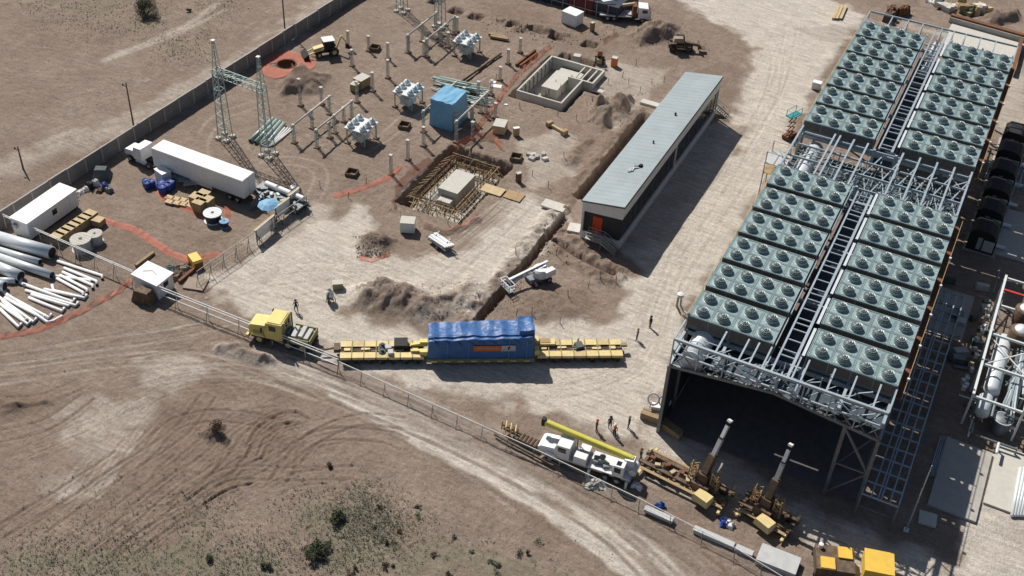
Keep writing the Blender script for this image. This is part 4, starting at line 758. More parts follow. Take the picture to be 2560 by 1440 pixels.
netting('orange netting strip leading up to the formwork pit', [(838, 497), (900, 480), (975, 450), (1010, 420)], 1.1, .7)
netting('red orange netting hung round the back of the formwork pit', [(985, 520), (1000, 470), (1060, 420), (1130, 375), (1190, 350), (1230, 350), (1250, 375)], 1.5, .2)
netting('red orange netting draped on the front edge of the formwork pit', [(1060, 560), (1110, 578), (1160, 560), (1195, 540)], 1.3, -.5)
netting('orange netting strip along the concrete basin', [(1195, 330), (1240, 275), (1260, 240), (1300, 190), (1380, 120)], 1.3, .5); q = gp(716, 161); m = MB(); m.uv = []
for k in range(24):
    a = k*math.pi/12
    for r in (1.75, 2.6, 3.5, 4.3+.5*math.sin(3*a)): x, y = q.x+r*math.cos(a), q.y+r*math.sin(a)*1.05; m.v.append((x, y, gz(x, y)+.05+random.uniform(0, .1))); m.uv.append((r*math.cos(a), r*math.sin(a)))
    for i in range(3): k2 = (k+1) % 24; m.f.append((k*4+i, k*4+i+1, k2*4+i+1, k2*4+i)); m.m.append(0)
tag(m.build('safety_netting', 'net', None), 'orange red netting spread flat round the circular hole', 'netting')
t = thing('round_shaft', 'dark circular shaft sunk in the ground inside the red netting', 'shaft', (q.x, q.y, 0)); m = MB(); m.lathe([(1.5, -2.2), (1.5, .1), (1.62, .1), (1.62, -.3)], (0, 0, 0), 24); m.build('lining', 'rust', t); m = MB(); m.disc((0, 0, -2.1), 1.5, 24); m.build('shaft_floor', 'deck_dark', t)
netting('orange netting scrap below the loose spoil heap', [(895, 650), (930, 658), (975, 640)], .9, .6); netting('orange netting scrap behind the skid loader', [(1510, 110), (1535, 95), (1548, 90)], 1.2, .4)
# ---------------------------------------------------------------- vehicles
def P(root, name, mt, f, smooth=False):
    m = MB(); r = f(m)
    if not (isinstance(r, list) and len(r) > 1): return m.build(name, mt, root, smooth)
    par = list(range(len(m.v)))            # repeated pieces: one object each
    def find(i):
        while par[i] != i: par[i] = par[par[i]]; i = par[i]
        return i
    for fc in m.f:
        for i in fc[1:]: par[find(i)] = find(fc[0])
    comp = {}
    for fc in m.f: comp.setdefault(find(fc[0]), []).append(fc)
    first = None
    for fl in comp.values():
        q = MB(); ids = {}
        for fc in fl:
            for i in fc:
                if i not in ids: ids[i] = len(q.v); q.v.append(m.v[i])
            q.f.append(tuple(ids[i] for i in fc)); q.m.append(0)
        o = q.build(name, mt, root, smooth); first = first or o
    return first
def wheels(root, xs, hw, r, wd, dual=False, rim='grey_panel'):
    for x in xs:
        for s in (-1, 1):
            w_ = P(root, 'wheel', 'rubber', lambda m: m.wheel((x, s*hw, r), r, wd)); P(w_, 'rim', rim, lambda m: m.wheel((x, s*(hw+wd*.16), r), r*.5, wd*.75, 10))
def place(name, label, cat, u, v, yaw, group=None, z=0.):
    q = gp(u, v); return thing(name, label, cat, (q.x, q.y, gz(q.x, q.y)*0+z), yaw, group)
# --- convoy: tractor, two modular platform trailers, carrying beam and wrapped cargo
CA = Vector((-38.4, -12.5, 0)); CB = Vector((-9.4, 4.2, 0)); cyaw = ang(CA, CB); cl = (CB-CA).length
def platform(label, s0, s1, extra):
    p = CA+(CB-CA)*(s0/cl); t = thing('platform_trailer', label, 'trailer', (p.x, p.y, 0), cyaw); L = s1-s0; n = 7
    P(t, 'spine', 'brown_steel', lambda m: m.b2((0, -.32, .75), (L, .32, .98)))
    for k in range(5): P(t, 'spine_block', 'yellow', lambda m: m.b2((k*L/5+.5, -.2-.05*(k % 2), .98), (k*L/5+1.25+.3*(k % 2), .25, 1.16)))
    P(t, 'hose_run', 'black', lambda m: m.tube([(0, .1, 1.06), (L*.3, -.2, 1.2), (L*.6, .2, 1.2), (L, -.1, 1.06)], .05, 6))
    P(t, 'chassis', 'brown_steel', lambda m: m.b2((.1, -1.2, .68), (L-.1, 1.2, .86)))
    for k in range(n):
        x0, x1 = k*L/n+.07, (k+1)*L/n-.07
        for s in (-1, 1): P(t, 'deck_plate', 'yellow' if (k*3+s) % 4 else 'yellow_worn', lambda m: (m.b2((x0, s*.5, 1.06), (x1, s*1.45, 1.14)), m.b2((x0, s*1.4, .8), (x1, s*1.46, 1.058))))
        for s in (-1, 1):
            for dd in (.85, 1.25):
                P(t, 'wheel', 'rubber', lambda m: m.wheel(((x0+x1)/2, s*dd, .42), .42, .3))
        P(t, 'axle', 'brown_steel', lambda m: m.bar(((x0+x1)/2, -1.3, .42), ((x0+x1)/2, 1.3, .42), .16))
        if k: P(t, 'cross_member', 'olive', lambda m: m.b2((k*L/n-.06, -1.5, 1.0), (k*L/n+.06, 1.5, 1.19)))
    extra(t, L); return t
def ex1(t, L):
    for s in (-.32, .36): P(t, 'hydraulic_reel', 'deck_dark', lambda m: m.lathe([(0, 1.1), (.42, 1.12), (.42, 1.3), (.2, 1.34), (.2, 1.55), (0, 1.56)], (L*.5, s*1.5, 0), 12))
    P(t, 'engine_box', 'black', lambda m: m.b2((L*.64, -.1, 1.15), (L*.8, 1.35, 1.75))); P(t, 'valve_bank', 'grey_panel', lambda m: (m.box((L*.57, .15, 1.3), (.7, .6, .35), .2), m.box((L*.6, -.8, 1.35), (.6, .7, .4), .1)))
    for s in (-1, 1): P(t, 'turntable_arm', 'yellow_pale', lambda m: (m.box((L-.1, s*.85, 1.35), (.9, .6, .7)), m.bar((L-1.6, s*.5, 1.3), (L+.5, s*.7, 1.5), .28)))
    P(t, 'draw_head', 'brown_steel', lambda m: m.box((-.35, .5, .95), (.7, 1.2, .5))); P(t, 'draw_bar', 'brown_steel', lambda m: (m.bar((-.4, .7, .8), (-3.0, .15, .8), .18), m.bar((-.4, -.9, .8), (-3., .1, .8), .14)))
def ex2(t, L):
    P(t, 'gooseneck', 'yellow', lambda m: (m.box((L*.13, .8, 1.3), (1.9, 1., .35)), m.box((.0, .8, 1.5), (.6, .9, .9)), m.box((.0, -.8, 1.45), (.6, .9, .8)))); P(t, 'gooseneck_cover', 'wood', lambda m: m.box((L*.1, .9, 1.5), (1.4, .8, .06)))
    P(t, 'hydraulic_motor', 'deck_dark', lambda m: (m.box((L*.5, .2, 1.3), (.9, 1., .4), .3), m.tube([(L*.46, -.5, 1.3), (L*.5, 1.3, 1.35)], .12, 8)))
    P(t, 'tow_hook', 'olive', lambda m: m.box((L+.3, .6, 1.0), (.7, .5, .3)))
platform('yellow modular platform trailer coupled behind the yellow tractor', 0, 9.9, ex1); platform('yellow modular platform trailer trailing the blue wrapped cargo', 23.1, 33.4, ex2)
p = CA+(CB-CA)*(10.2/cl); t = thing('carrying_beam', 'low dusty yellow carrying frame slung under the blue wrapped cargo', 'trailer bed', (p.x, p.y, 0), cyaw)
for s in (-1, 1): P(t, 'side_beam', 'olive', lambda m: m.b2((0, s*1.55-.12, .45), (12.6, s*1.55+.12, .95)))
for k in range(10): P(t, 'cross_beam', 'olive', lambda m: m.b2((.3+k*1.3, -1.42, .5), (.6+k*1.3, 1.42, .85)))
for k in range(8): P(t, 'lug', 'yellow', lambda m: m.box((.8+k*1.55, -1.75, .75), (.7, .2, .22)))
q = CA+(CB-CA)*(16.5/cl); L_ = 12.4
def ctop(i, j): return (1.02 if i > .86 and j > .1 else .79+.08*i)-(.05 if j < .15 and i < .86 else 0)-(.04 if i < .05 else 0)+.018*math.sin(i*19+j*3)+.012*math.sin(i*47)
cargo = lump('wrapped_cargo', 'huge machine wrapped in blue tarpaulin with an orange banner on its side', 'cargo', (q.x, q.y, 0), cyaw, (L_, 3.05, 3.75), 'tarp', 11, .985, .0, 90, 20, 16, .95, ctop)
co = np.empty(len(cargo.data.vertices)*3, np.float32); cargo.data.vertices.foreach_get('co', co); co = co.reshape(-1, 3); cx, cy, cz = co[:, 0], co[:, 1], co[:, 2]
rdg = lambda a, b_, sd: 1-np.abs(2*fbm(a, b_, sd, 3)-.9)*2
crs = rdg(cx*.3+cz*.5, cy*.7-cz*.3, 4)*.13+rdg(cx*.9-cz*.4, cy*1.1+cz*.8, 8)*.03-.07; topw = np.clip((cz-2.8)/.8, .25, 1); crs = crs*topw*(cz > 1.)
co[:, 2] += crs*np.where(cz > 3.2, 1.3, .2); co[:, 1] += np.sign(cy)*crs*(np.abs(cy) > 1.3)-.05*np.sin(cx*2.1)*(cy < -1.4)*np.clip((1.8-cz), 0, 1); co[:, 0] += np.sign(cx)*crs*(np.abs(cx) > 5.9); cargo.data.vertices.foreach_set('co', co.ravel()); cargo.data.update()
bn = P(cargo, 'banner', 'banner_orange', lambda m: m.b2((-.95, -1.64, 2.2), (2.35, -1.6, 3.0))); bw = P(cargo, 'banner', 'banner_grey', lambda m: m.b2((2.352, -1.64, 2.17), (4.0, -1.6, 3.03)))
def text(parent, s, size, loc, rot, mt, name='lettering'):
    c = bpy.data.curves.new(name, 'FONT'); c.body = s; c.size = size; c.align_x = 'CENTER'; c.align_y = 'CENTER'; c.extrude = .004; o = bpy.data.objects.new(name, c); COL.objects.link(o)
    dg = bpy.context.evaluated_depsgraph_get(); me_ = bpy.data.meshes.new_from_object(o.evaluated_get(dg)); bpy.data.objects.remove(o); me_.materials.clear(); me_.materials.append(MATS[mt]); ob = link(name, me_, parent, loc); ob.rotation_euler = rot; return ob
text(bn, 'NIETPEBAUM', .46, (.7, -1.652, 2.6), (math.pi/2, 0, 0), 'wood_pale')
P(bw, 'emblem', 'black', lambda m: (m.add([(2.95, -1.645, 2.67), (3.2, -1.645, 2.55), (3.5, -1.645, 2.65), (3.3, -1.645, 2.75)], [(0, 1, 2, 3)]), m.add([(3.1, -1.645, 2.27), (3.2, -1.645, 2.27), (3.26, -1.645, 2.65), (3.12, -1.645, 2.65)], [(0, 1, 2, 3)]), m.add([(3.12, -1.645, 2.75), (3.3, -1.645, 2.75), (3.42, -1.645, 2.89), (3.2, -1.645, 2.91)], [(0, 1, 2, 3)]), m.b2((2.45, -1.646, 2.33), (2.95, -1.644, 2.39)), m.b2((3.4, -1.646, 2.31), (3.8, -1.644, 2.35))))
for x in (-4, -1.5, 3.2, 5.3): P(cargo, 'strap', 'tarp_light', lambda m: m.bar((x, -1.62, 1.), (x+.05, -1.6, 3.75+.02*x), .05, .04))
for k in range(9):
    x = -5.6+k*1.35; z = 3.55+.03*k+.12*random.random(); P(cargo, 'fold', 'tarp', lambda m: m.tube([(x, -1.55, z), (x+.5, -1.62, z-.35), (x+.7, -1.6, z-.9)], [.1, .07, .02], 6))
tr = place('ballast_tractor', 'pale yellow heavy haulage tractor with a square cab and ballast bed', 'tractor', 710, 852, math.pi+.2)
P(tr, 'chassis', 'black', lambda m: m.b2((-4.0, -1.1, .7), (3.6, 1.1, 1.15)))
wheels(tr, (2.5, -1.2, -2.9), 1.15, .72, .5, rim='yellow')
P(tr, 'hood', 'yellow_pale', lambda m: m.prism([(1.7, 1.15), (3.9, 1.15), (3.9, 2.25), (3.6, 2.55), (1.7, 2.75)], -1.0, 1.0)); P(tr, 'fender', 'yellow_pale', lambda m: [m.prism([(1.6, 1.35), (3.5, 1.35), (3.3, 1.65), (1.9, 1.65)], s*1.25-.28, s*1.25+.28) for s in (-1, 1)]); P(tr, 'bumper', 'yellow', lambda m: m.b2((3.85, -1.45, .7), (4.15, 1.45, 1.15)))
cb = P(tr, 'cab', 'yellow_pale', lambda m: m.prism([(-.5, 1.15), (1.75, 1.15), (1.75, 2.6), (1.45, 3.55), (-.5, 3.6)], -1.35, 1.35))
for s in (-1, 1): P(cb, 'side_window', 'glass', lambda m: m.b2((.25, s*1.35-.02, 2.45), (1.1, s*1.35+.02, 3.2)))
P(cb, 'rear_window', 'glass', lambda m: m.b2((-.52, -.9, 2.4), (-.48, .2, 3.1))); P(cb, 'windscreen', 'glass', lambda m: m.prism([(1.72, 2.62), (1.78, 2.64), (1.5, 3.42), (1.44, 3.4)], -1.15, 1.15)); P(cb, 'roof_panel', 'yellow_pale', lambda m: m.b2((-.35, -1.2, 3.6), (1.3, 1.2, 3.68)))
for s in (-1, 1):
    P(tr, 'headlight', 'cleanwhite', lambda m: m.box((3.92, s*.7, 1.5), (.06, .3, .25))); P(tr, 'mirror', 'black', lambda m: (m.box((1.9, s*1.75, 2.7), (.08, .3, .7)), m.bar((1.6, s*1.35, 2.9), (1.9, s*1.7, 2.9), .05))); P(tr, 'exhaust', 'steel_dark', lambda m: m.tube([(-.75, s*1.1, 1.2), (-.75, s*1.1, 3.9)], .1, 8))
P(tr, 'ballast_box', 'olive', lambda m: (m.b2((-3.9, -1.35, 1.15), (-1.1, 1.35, 1.7)), m.b2((-3.9, -1.35, 1.7), (-3.78, 1.35, 2.0)), m.b2((-3.9, 1.23, 1.7), (-1.1, 1.35, 2.)), m.b2((-3.9, -1.35, 1.7), (-1.1, -1.23, 2.)))); P(tr, 'ballast', 'grey_panel', lambda m: [m.box((-3.3+k*.8, .1*(-1)**k, 1.95), (.5, 1.9, .4), .04*k) for k in range(3)])
P(tr, 'winch', 'steel_dark', lambda m: m.tube([(-.85, -.7, 1.7), (-.85, .7, 1.7)], .32, 12)); P(tr, 'tow_hitch', 'brown_steel', lambda m: m.box((-4.1, 0, .9), (.5, .8, .4)))
# --- white truck crane with stowed yellow boom
ck = thing('truck_crane', 'white truck crane with a stowed yellow boom by the wire fence', 'crane truck', (-6.1, -14.1, 0), math.pi+.07)
P(ck, 'chassis', 'grey_panel', lambda m: m.b2((-5.3, -1.05, .8), (3.4, 1.05, 1.2))); wheels(ck, (3.7, -2.6, -3.9), 1.1, .52, .4)
P(ck, 'hood', 'cleanwhite', lambda m: m.prism([(3.3, .9), (5.2, .9), (5.25, 1.6), (4.9, 1.9), (3.3, 2.1)], -1.0, 1.0)); P(ck, 'fender', 'cleanwhite', lambda m: [m.prism([(2.95, 1.05), (4.4, 1.05), (4.15, 1.4), (3.2, 1.4)], s*1.1-.2, s*1.1+.2) for s in (-1, 1)])
cb = P(ck, 'cab', 'cleanwhite', lambda m: m.prism([(1.6, 1.), (3.35, 1.), (3.35, 2.1), (3.05, 2.9), (1.6, 2.95)], -1.15, 1.15))
for s in (-1, 1): P(cb, 'side_window', 'glass', lambda m: m.b2((2.0, s*1.15-.02, 2.0), (2.9, s*1.15+.02, 2.65)))
P(cb, 'windscreen', 'glass', lambda m: m.prism([(3.32, 2.12), (3.37, 2.13), (3.1, 2.8), (3.04, 2.78)], -1., 1.))
P(ck, 'tool_box', 'cleanwhite', lambda m: m.b2((-.3, .35, 1.2), (1.1, 1.25, 2.2))); P(ck, 'tool_box', 'cleanwhite', lambda m: m.b2((-.2, -1.2, 1.2), (.9, -.3, 1.9))); P(ck, 'flat_bed', 'white', lambda m: m.b2((-5.2, -1.25, 1.2), (-.6, 1.25, 1.35)))
P(ck, 'outrigger', 'cleanwhite', lambda m: [m.b2((x-.15, -1.4, .7), (x+.15, 1.4, 1.0)) for x in (-5., -.8)]); P(ck, 'outrigger_leg', 'white', lambda m: [m.b2((x-.12, s*1.4-.12, .05), (x+.12, s*1.4+.12, 1.05)) for x in (-5., -.8) for s in (-1, 1)])
P(ck, 'winch', 'steel_dark', lambda m: (m.tube([(-1.7, -.5, 1.75), (-1.7, .5, 1.75)], .35, 12), m.box((-1.2, .2, 1.6), (.6, .9, .5), .2), m.box((-2.4, .5, 1.55), (.7, .6, .4), .4)))
oc = P(ck, 'operator_cab', 'cleanwhite', lambda m: m.prism([(-4.5, 1.35), (-3.3, 1.35), (-3.2, 2.0), (-3.4, 2.85), (-4.5, 2.9)], .3, 1.3)); P(oc, 'window', 'glass', lambda m: (m.b2((-4.2, 1.28, 1.9), (-3.5, 1.32, 2.6)), m.b2((-4.1, .5, 2.885), (-3.6, 1.1, 2.91))))
P(ck, 'turret', 'cleanwhite', lambda m: m.prism([(-5.4, 1.35), (-3.9, 1.35), (-4.2, 3.0), (-5.2, 3.1)], -.7, .2))
P(ck, 'counterweight', 'porcelain', lambda m: m.tube([(-5.3, -.9, 1.8), (-5.3, .6, 1.8)], .42, 12))
P(ck, 'boom', 'boom_yellow', lambda m: (m.bar((-5.0, -.35, 2.95), (5.2, -.9, 3.55), .5, .55), m.bar((-4.8, -.35, 3.24), (5.0, -.9, 3.82), .36, .06))); P(ck, 'boom_head', 'black', lambda m: m.box((5.4, -.92, 3.55), (.4, .5, 1.0))); P(ck, 'exhaust', 'steel_dark', lambda m: m.tube([(1.4, -1., 1.2), (1.4, -1., 3.3)], .07, 6))
# --- hydraulic cranes standing at the mouth of the portal
def bigcrane(label, base, tip, yawc, L0, L1, lbl2):
    q = gp(*base); c = thing('yard_crane', label, 'crane', (q.x, q.y, 0), yawc)
    P(c, 'chassis', 'brown_steel', lambda m: (m.b2((-L0, -1.0, .7), (L1, -.55, 1.15)), m.b2((-L0, .55, .7), (L1, 1., 1.15)))); P(c, 'side_step', 'wood', lambda m: (m.b2((-L0+.5, -1.7, .85), (L1-.5, -1.35, .95)), m.b2((-L0+.3, 1.15, 1.), (L1-1.2, 1.4, 1.1))))
    for k in range(6): x = -L0+.4+k*(L0+L1-.8)/5; P(c, 'cross_member', 'brown_steel', lambda m: m.b2((x-.15, -1.25, .8), (x+.15, 1.25, 1.05)))
    wheels(c, [-L0+1.2, -L0+2.6, L1-1.3], 1.05, .5, .4, rim='wood')
    P(c, 'turret', 'brown_steel', lambda m: (m.box((0, 0, 1.5), (2., 2., .7)), m.box((0, .1, 2.3), (1.2, 1.3, 1.2), 0, .8)))
    for s in (-1, 1):
        m = lattice(MB(), (s*1.25, .1, 1.1), (s*1.25, .1, 3.5), .8, .7, 5, .07, .09); m.build('ladder_cage', 'wood', c)
    P(c, 'engine_cover', 'yellow', lambda m: m.box((.9, -1.7, 1.2), (2.0, 1.4, .8), -.2, .85)); [P(c, 'tool_box', 'wood_pale' if k % 2 else 'rust', lambda m: m.box((-L0+1+k*.9, -.2+.3*(-1)**k, 1.3), (.6, .4, .3), k*.4)) for k in range(int(L0*.9))]; P(c, 'outrigger', 'yellow', lambda m: [m.bar((x, -2.2, .5), (x, 2.2, .5), .28) for x in (-L0+.5, L1-.5)])
    T = gp(*tip, 9.0); ca, sa = math.cos(-yawc), math.sin(-yawc); dx, dy = T.x-q.x, T.y-q.y; tp = Vector((dx*ca-dy*sa, dx*sa+dy*ca, 9.0)); o = Vector((0, .1, 2.9)); D = tp-o
    for a, b_, w_, mt, nm in ((0, .34, .75, 'brown_steel', 'boom_base'), (.3, .66, .44, 'grey_panel', 'boom_section'), (.66, .9, .36, 'porcelain', 'boom_section'), (.9, .97, .34, 'black', 'boom_head'), (.965, 1., .45, 'white', 'sheave')): P(c, nm, mt, lambda m: m.bar(o+D*a, o+D*b_, w_))
    P(c, 'boom_collar', 'black', lambda m: m.bar(o+D*.655, o+D*.675, .5)); P(c, 'lift_ram', 'steel_dark', lambda m: m.tube([(0, .4, 1.8), o+D*.35-Vector((0, 0, .4))], .16, 8)); return c
bigcrane('brown yard crane with its pale boom reaching under the portal, longer chassis', (1752, 1228), (1826, 1050), -.12, 7.0, 3.4, ''); bigcrane('brown yard crane with its pale boom reaching under the portal, shorter chassis', (1908, 1290), (1978, 1110), -.2, 2.6, 3.6, '')
# --- backhoe, telehandler, skid loader, lift, lorry crane, tractor unit
bh = place('backhoe', 'yellow and black backhoe loader parked beside the round hole', 'backhoe', 818, 136, math.radians(228))
wheels(bh, (1.5,), .85, .5, .36, rim='yellow'); wheels(bh, (-1.0,), .95, .78, .5, rim='yellow'); P(bh, 'chassis', 'black', lambda m: m.b2((-1.6, -.5, .6), (2.2, .5, 1.0))); P(bh, 'hood', 'yellow', lambda m: m.prism([(.6, 1.), (2.3, 1.), (2.3, 1.5), (.6, 1.8)], -.5, .5))
cb = P(bh, 'cab', 'black', lambda m: m.prism([(-1.1, 1.), (.6, 1.), (.5, 2.7), (-1.1, 2.7)], -.75, .75)); P(cb, 'roof', 'white', lambda m: m.b2((-1.25, -.9, 2.7), (.7, .9, 2.82))); P(bh, 'bucket', 'black', lambda m: m.prism([(3.2, .1), (4.1, .1), (4.2, .5), (3.3, 1.1)], -1.25, 1.25)); P(bh, 'loader_arm', 'yellow', lambda m: [m.bar((.6, s*.65, 1.5), (3.3, s*.65, .7), .18) for s in (-1, 1)]); P(bh, 'dig_arm', 'yellow', lambda m: (m.bar((-1.6, 0, 1.0), (-2.5, 0, 3.0), .26), m.bar((-2.5, 0, 3.0), (-3.5, .1, 1.5), .22))); P(bh, 'dig_bucket', 'black', lambda m: m.prism([(-3.9, .8), (-3.2, .7), (-3.2, 1.5), (-3.6, 1.5)], -.3, .3))
th = place('telehandler', 'dark telehandler with a load standing beside the gravel heap', 'telehandler', 1700, 125, math.radians(25))
wheels(th, (1.4, -1.4), .9, .6, .45, rim='brown_steel'); P(th, 'chassis', 'brown_steel', lambda m: m.b2((-2.1, -.7, .6), (2., .7, 1.3))); P(th, 'cab', 'black', lambda m: m.prism([(-.9, 1.3), (.7, 1.3), (.5, 2.5), (-.8, 2.55)], .0, .85)); P(th, 'boom', 'brown_steel', lambda m: m.bar((-2., -.35, 1.9), (2.9, -.35, 1.3), .4)); P(th, 'fork_frame', 'brown_steel', lambda m: (m.box((3., -.2, 1.2), (.25, 1.6, 1.0)), m.box((3.6, -.2, .8), (1.1, 1.2, .1)))); P(th, 'load', 'rock', lambda m: m.box((-.6, -.6, 2.3), (1.9, 1.2, .7), .1, .8))
sk = place('skid_loader', 'small dark skid loader with a red flag near the basin', 'loader', 1498, 158, math.radians(110))
wheels(sk, (.5, -.5), .6, .36, .3); P(sk, 'body', 'olive', lambda m: m.b2((-.9, -.45, .3), (.8, .45, 1.1))); P(sk, 'cage', 'black', lambda m: m.b2((-.3, -.42, 1.1), (.6, .42, 1.9))); P(sk, 'bucket', 'black', lambda m: m.prism([(1., .1), (1.7, .1), (1.2, .7)], -.8, .8)); P(sk, 'flag', 'red', lambda m: (m.bar((-.8, -.3, 1.1), (-.8, -.3, 2.6), .05), m.box((-.8, -.05, 2.2), (.05, .6, .8))))
bl = place('boom_lift', 'white articulated boom lift with its folded arm beside the trench', 'boom lift', 1345, 702, math.radians(-120))
wheels(bl, (1.0, -1.0), .95, .45, .35); P(bl, 'chassis', 'steel_dark', lambda m: m.b2((-1.5, -.75, .45), (1.5, .75, .85))); P(bl, 'turret', 'cleanwhite', lambda m: m.lathe([(0, .85), (1.0, .85), (1.1, 1.1), (1.1, 1.8), (.9, 2.05), (0, 2.1)], (-.3, 0, 0), 18)); P(bl, 'counterweight', 'cleanwhite', lambda m: m.box((-1.0, .9, 1.6), (1.7, .8, .9), .1, .9)); P(bl, 'boom', 'porcelain', lambda m: (m.bar((-1.5, -.25, 2.4), (4.2, -.5, 1.5), .32), m.bar((-1., .15, 2.2), (3.9, -.2, 1.2), .2))); P(bl, 'jib_links', 'steel_dark', lambda m: [m.bar((-.5+k*.7, .15, 2.15-.13*k), (-.3+k*.7, -.3, 2.3-.12*k), .08) for k in range(6)]); P(bl, 'platform', 'steel_dark', lambda m: m.b2((4.1, -1.3, .5), (5.0, .8, .6)))
for z in (1.0, 1.55): P(bl, 'basket_rail', 'cleanwhite', lambda m: (m.bar((4.1, -1.3, z), (4.1, .8, z), .09), m.bar((5.0, -1.3, z), (5.0, .8, z), .09), m.bar((4.1, -1.3, z), (5., -1.3, z), .09), m.bar((4.1, .8, z), (5., .8, z), .09)))
P(bl, 'basket_post', 'cleanwhite', lambda m: [m.bar((x, y, .6), (x, y, 1.55), .08) for x in (4.1, 5.) for y in (-1.3, -.25, .8)])
lc = place('loader_lorry', 'white lorry with a folded loader crane and an empty grey bed', 'lorry', 1560, 48, math.radians(24))
P(lc, 'chassis', 'black', lambda m: m.b2((-4.2, -.9, .7), (4.3, .9, 1.0))); wheels(lc, (3.2, -1.8, -3.), 1., .5, .4); P(lc, 'bed', 'grey_panel', lambda m: m.b2((-4.4, -1.25, 1.0), (1.2, 1.25, 1.2))); cb = P(lc, 'cab', 'cleanwhite', lambda m: m.prism([(2.3, .9), (4.6, .9), (4.6, 1.8), (4.0, 2.8), (2.3, 2.9)], -1.2, 1.2)); P(cb, 'side_window', 'glass', lambda m: m.b2((3.0, -1.22, 1.9), (3.9, -1.18, 2.5)))
P(cb, 'windscreen', 'glass', lambda m: m.prism([(4.58, 1.82), (4.63, 1.83), (4.05, 2.72), (4., 2.7)], -1., 1.)); P(lc, 'crane_column', 'rust', lambda m: m.box((1.7, 0, 2.0), (.7, 1.9, 2.0))); P(lc, 'crane_arm', 'wood_pale', lambda m: (m.bar((1.6, .2, 3.0), (-2.2, .4, 2.1), .4), m.bar((-2.2, .4, 2.1), (-4.2, .8, 1.5), .3), m.bar((-4.4, .9, 1.2), (-3.8, 1.2, 2.4), .12)))
# ---------------------------------------------------------------- left yard: lorry, cabin, boxes, reels, pipes
sm = thing('semi_trailer', 'long white box trailer with a sunlit roof parked in the left yard', 'trailer', (-73.9, 8.0, 0), -.02)
P(sm, 'box', 'cleanwhite', lambda m: m.b2((-7.85, -1.3, 1.2), (7.85, 1.3, 4.05))); P(sm, 'roof', 'cleanwhite', lambda m: m.b2((-7.8, -1.25, 4.05), (7.8, 1.25, 4.09))); P(sm, 'under_frame', 'black', lambda m: m.b2((-7.5, -.6, .85), (7.6, .6, 1.19))); wheels(sm, (5.2, 6.5), 1.05, .5, .45)
for k in range(24): P(sm, 'side_rib', 'cleanwhite', lambda m: m.b2((-7.7+k*.665, -1.325, 1.25), (-7.66+k*.665, -1.301, 4.0)))
for s in (-1, 1): P(sm, 'rear_door', 'white', lambda m: m.b2((7.851, s*.65-.62, 1.25), (7.89, s*.65+.62, 4.0)))
P(sm, 'landing_leg', 'steel_dark', lambda m: [m.b2((-4.6, s*.8-.06, 0), (-4.45, s*.8+.06, 1.19)) for s in (-1, 1)]); P(sm, 'skirt', 'white', lambda m: m.b2((-1.5, -1.29, .7), (2.3, -1.25, 1.15)))
tu = thing('lorry_tractor', 'white lorry tractor unit coupled to the long box trailer', 'lorry', (-84.6, 8.3, 0), math.pi-.08)
P(tu, 'chassis', 'black', lambda m: m.b2((-3.4, -.5, .6), (2.6, .5, .95))); wheels(tu, (1.9, -1.7, -2.9), 1., .5, .4); cb = P(tu, 'cab', 'cleanwhite', lambda m: m.prism([(-.6, .9), (1.0, .9), (1.0, 1.9), (.8, 2.8), (-.6, 2.9)], -1.2, 1.2)); P(tu, 'hood', 'cleanwhite', lambda m: m.prism([(1., .9), (3.0, .9), (3.0, 1.5), (2.8, 1.75), (1., 1.95)], -.95, .95)); P(cb, 'windscreen', 'glass', lambda m: m.prism([(.98, 1.95), (1.03, 1.96), (.84, 2.72), (.79, 2.7)], -1., 1.)); P(tu, 'fuel_tank', 'silver', lambda m: m.tube([(-1., 1.0, .75), (.6, 1.0, .75)], .32, 10))
cbn = thing('site_cabin', 'white site cabin with one window beside the boundary wall', 'cabin', (-86.4, -9.1, 0))
P(cbn, 'wall', 'cleanwhite', lambda m: m.b2((-1.4, -4.5, .35), (1.4, 4.4, 2.85))); P(cbn, 'roof', 'cleanwhite', lambda m: m.b2((-1.5, -4.6, 2.85), (1.5, 4.5, 2.98))); P(cbn, 'skid', 'black', lambda m: [m.b2((s*1.1-.1, -4.4, 0), (s*1.1+.1, 4.3, .35)) for s in (-1, 1)])
w_ = P(cbn, 'window', 'glass', lambda m: m.b2((1.402, -.2, 1.5), (1.43, .6, 2.3))); P(w_, 'frame', 'white', lambda m: m.b2((1.402, -.3, 1.4), (1.425, -.21, 2.4))); d = P(cbn, 'door', 'white', lambda m: m.b2((1.402, 2.2, .4), (1.44, 3.1, 2.4))); P(d, 'handle', 'black', lambda m: m.box((1.46, 2.95, 1.4), (.04, .05, .15))); P(cbn, 'air_unit', 'grey_panel', lambda m: m.box((-.6, -4.75, 2.0), (.7, .3, .5))); P(cbn, 'side_rib', 'white', lambda m: [m.b2((1.401, -4.4+k*.55, .4), (1.415, -4.36+k*.55, 2.8)) for k in range(16)]); P(cbn, 'tow_bar', 'black', lambda m: m.bar((0, 4.4, .4), (0, 5.8, .35), .12))
def crate(u, v, d, mt, label, rz=0., z=0., group=None, name='crate', lid='wood_pale'):
    q = gp(u, v, z); t = thing(name, label, 'crate', (q.x, q.y, z), rz, group); a, b_, h = d
    P(t, 'body', mt, lambda m: m.b2((-a/2, -b_/2, .1), (a/2, b_/2, h-.05))); P(t, 'lid', lid, lambda m: m.b2((-a/2-.03, -b_/2-.03, h-.049), (a/2+.03, b_/2+.03, h)))
    for s in (-1, 0, 1): P(t, 'batten', mt, lambda m: m.b2((s*a*.42-.05, -b_/2-.025, .1), (s*a*.42+.05, -b_/2-.001, h-.06))); P(t, 'skid', 'old_wood', lambda m: m.b2((s*a*.4-.06, -b_/2, 0), (s*a*.4+.06, b_/2, .099)))
    return t
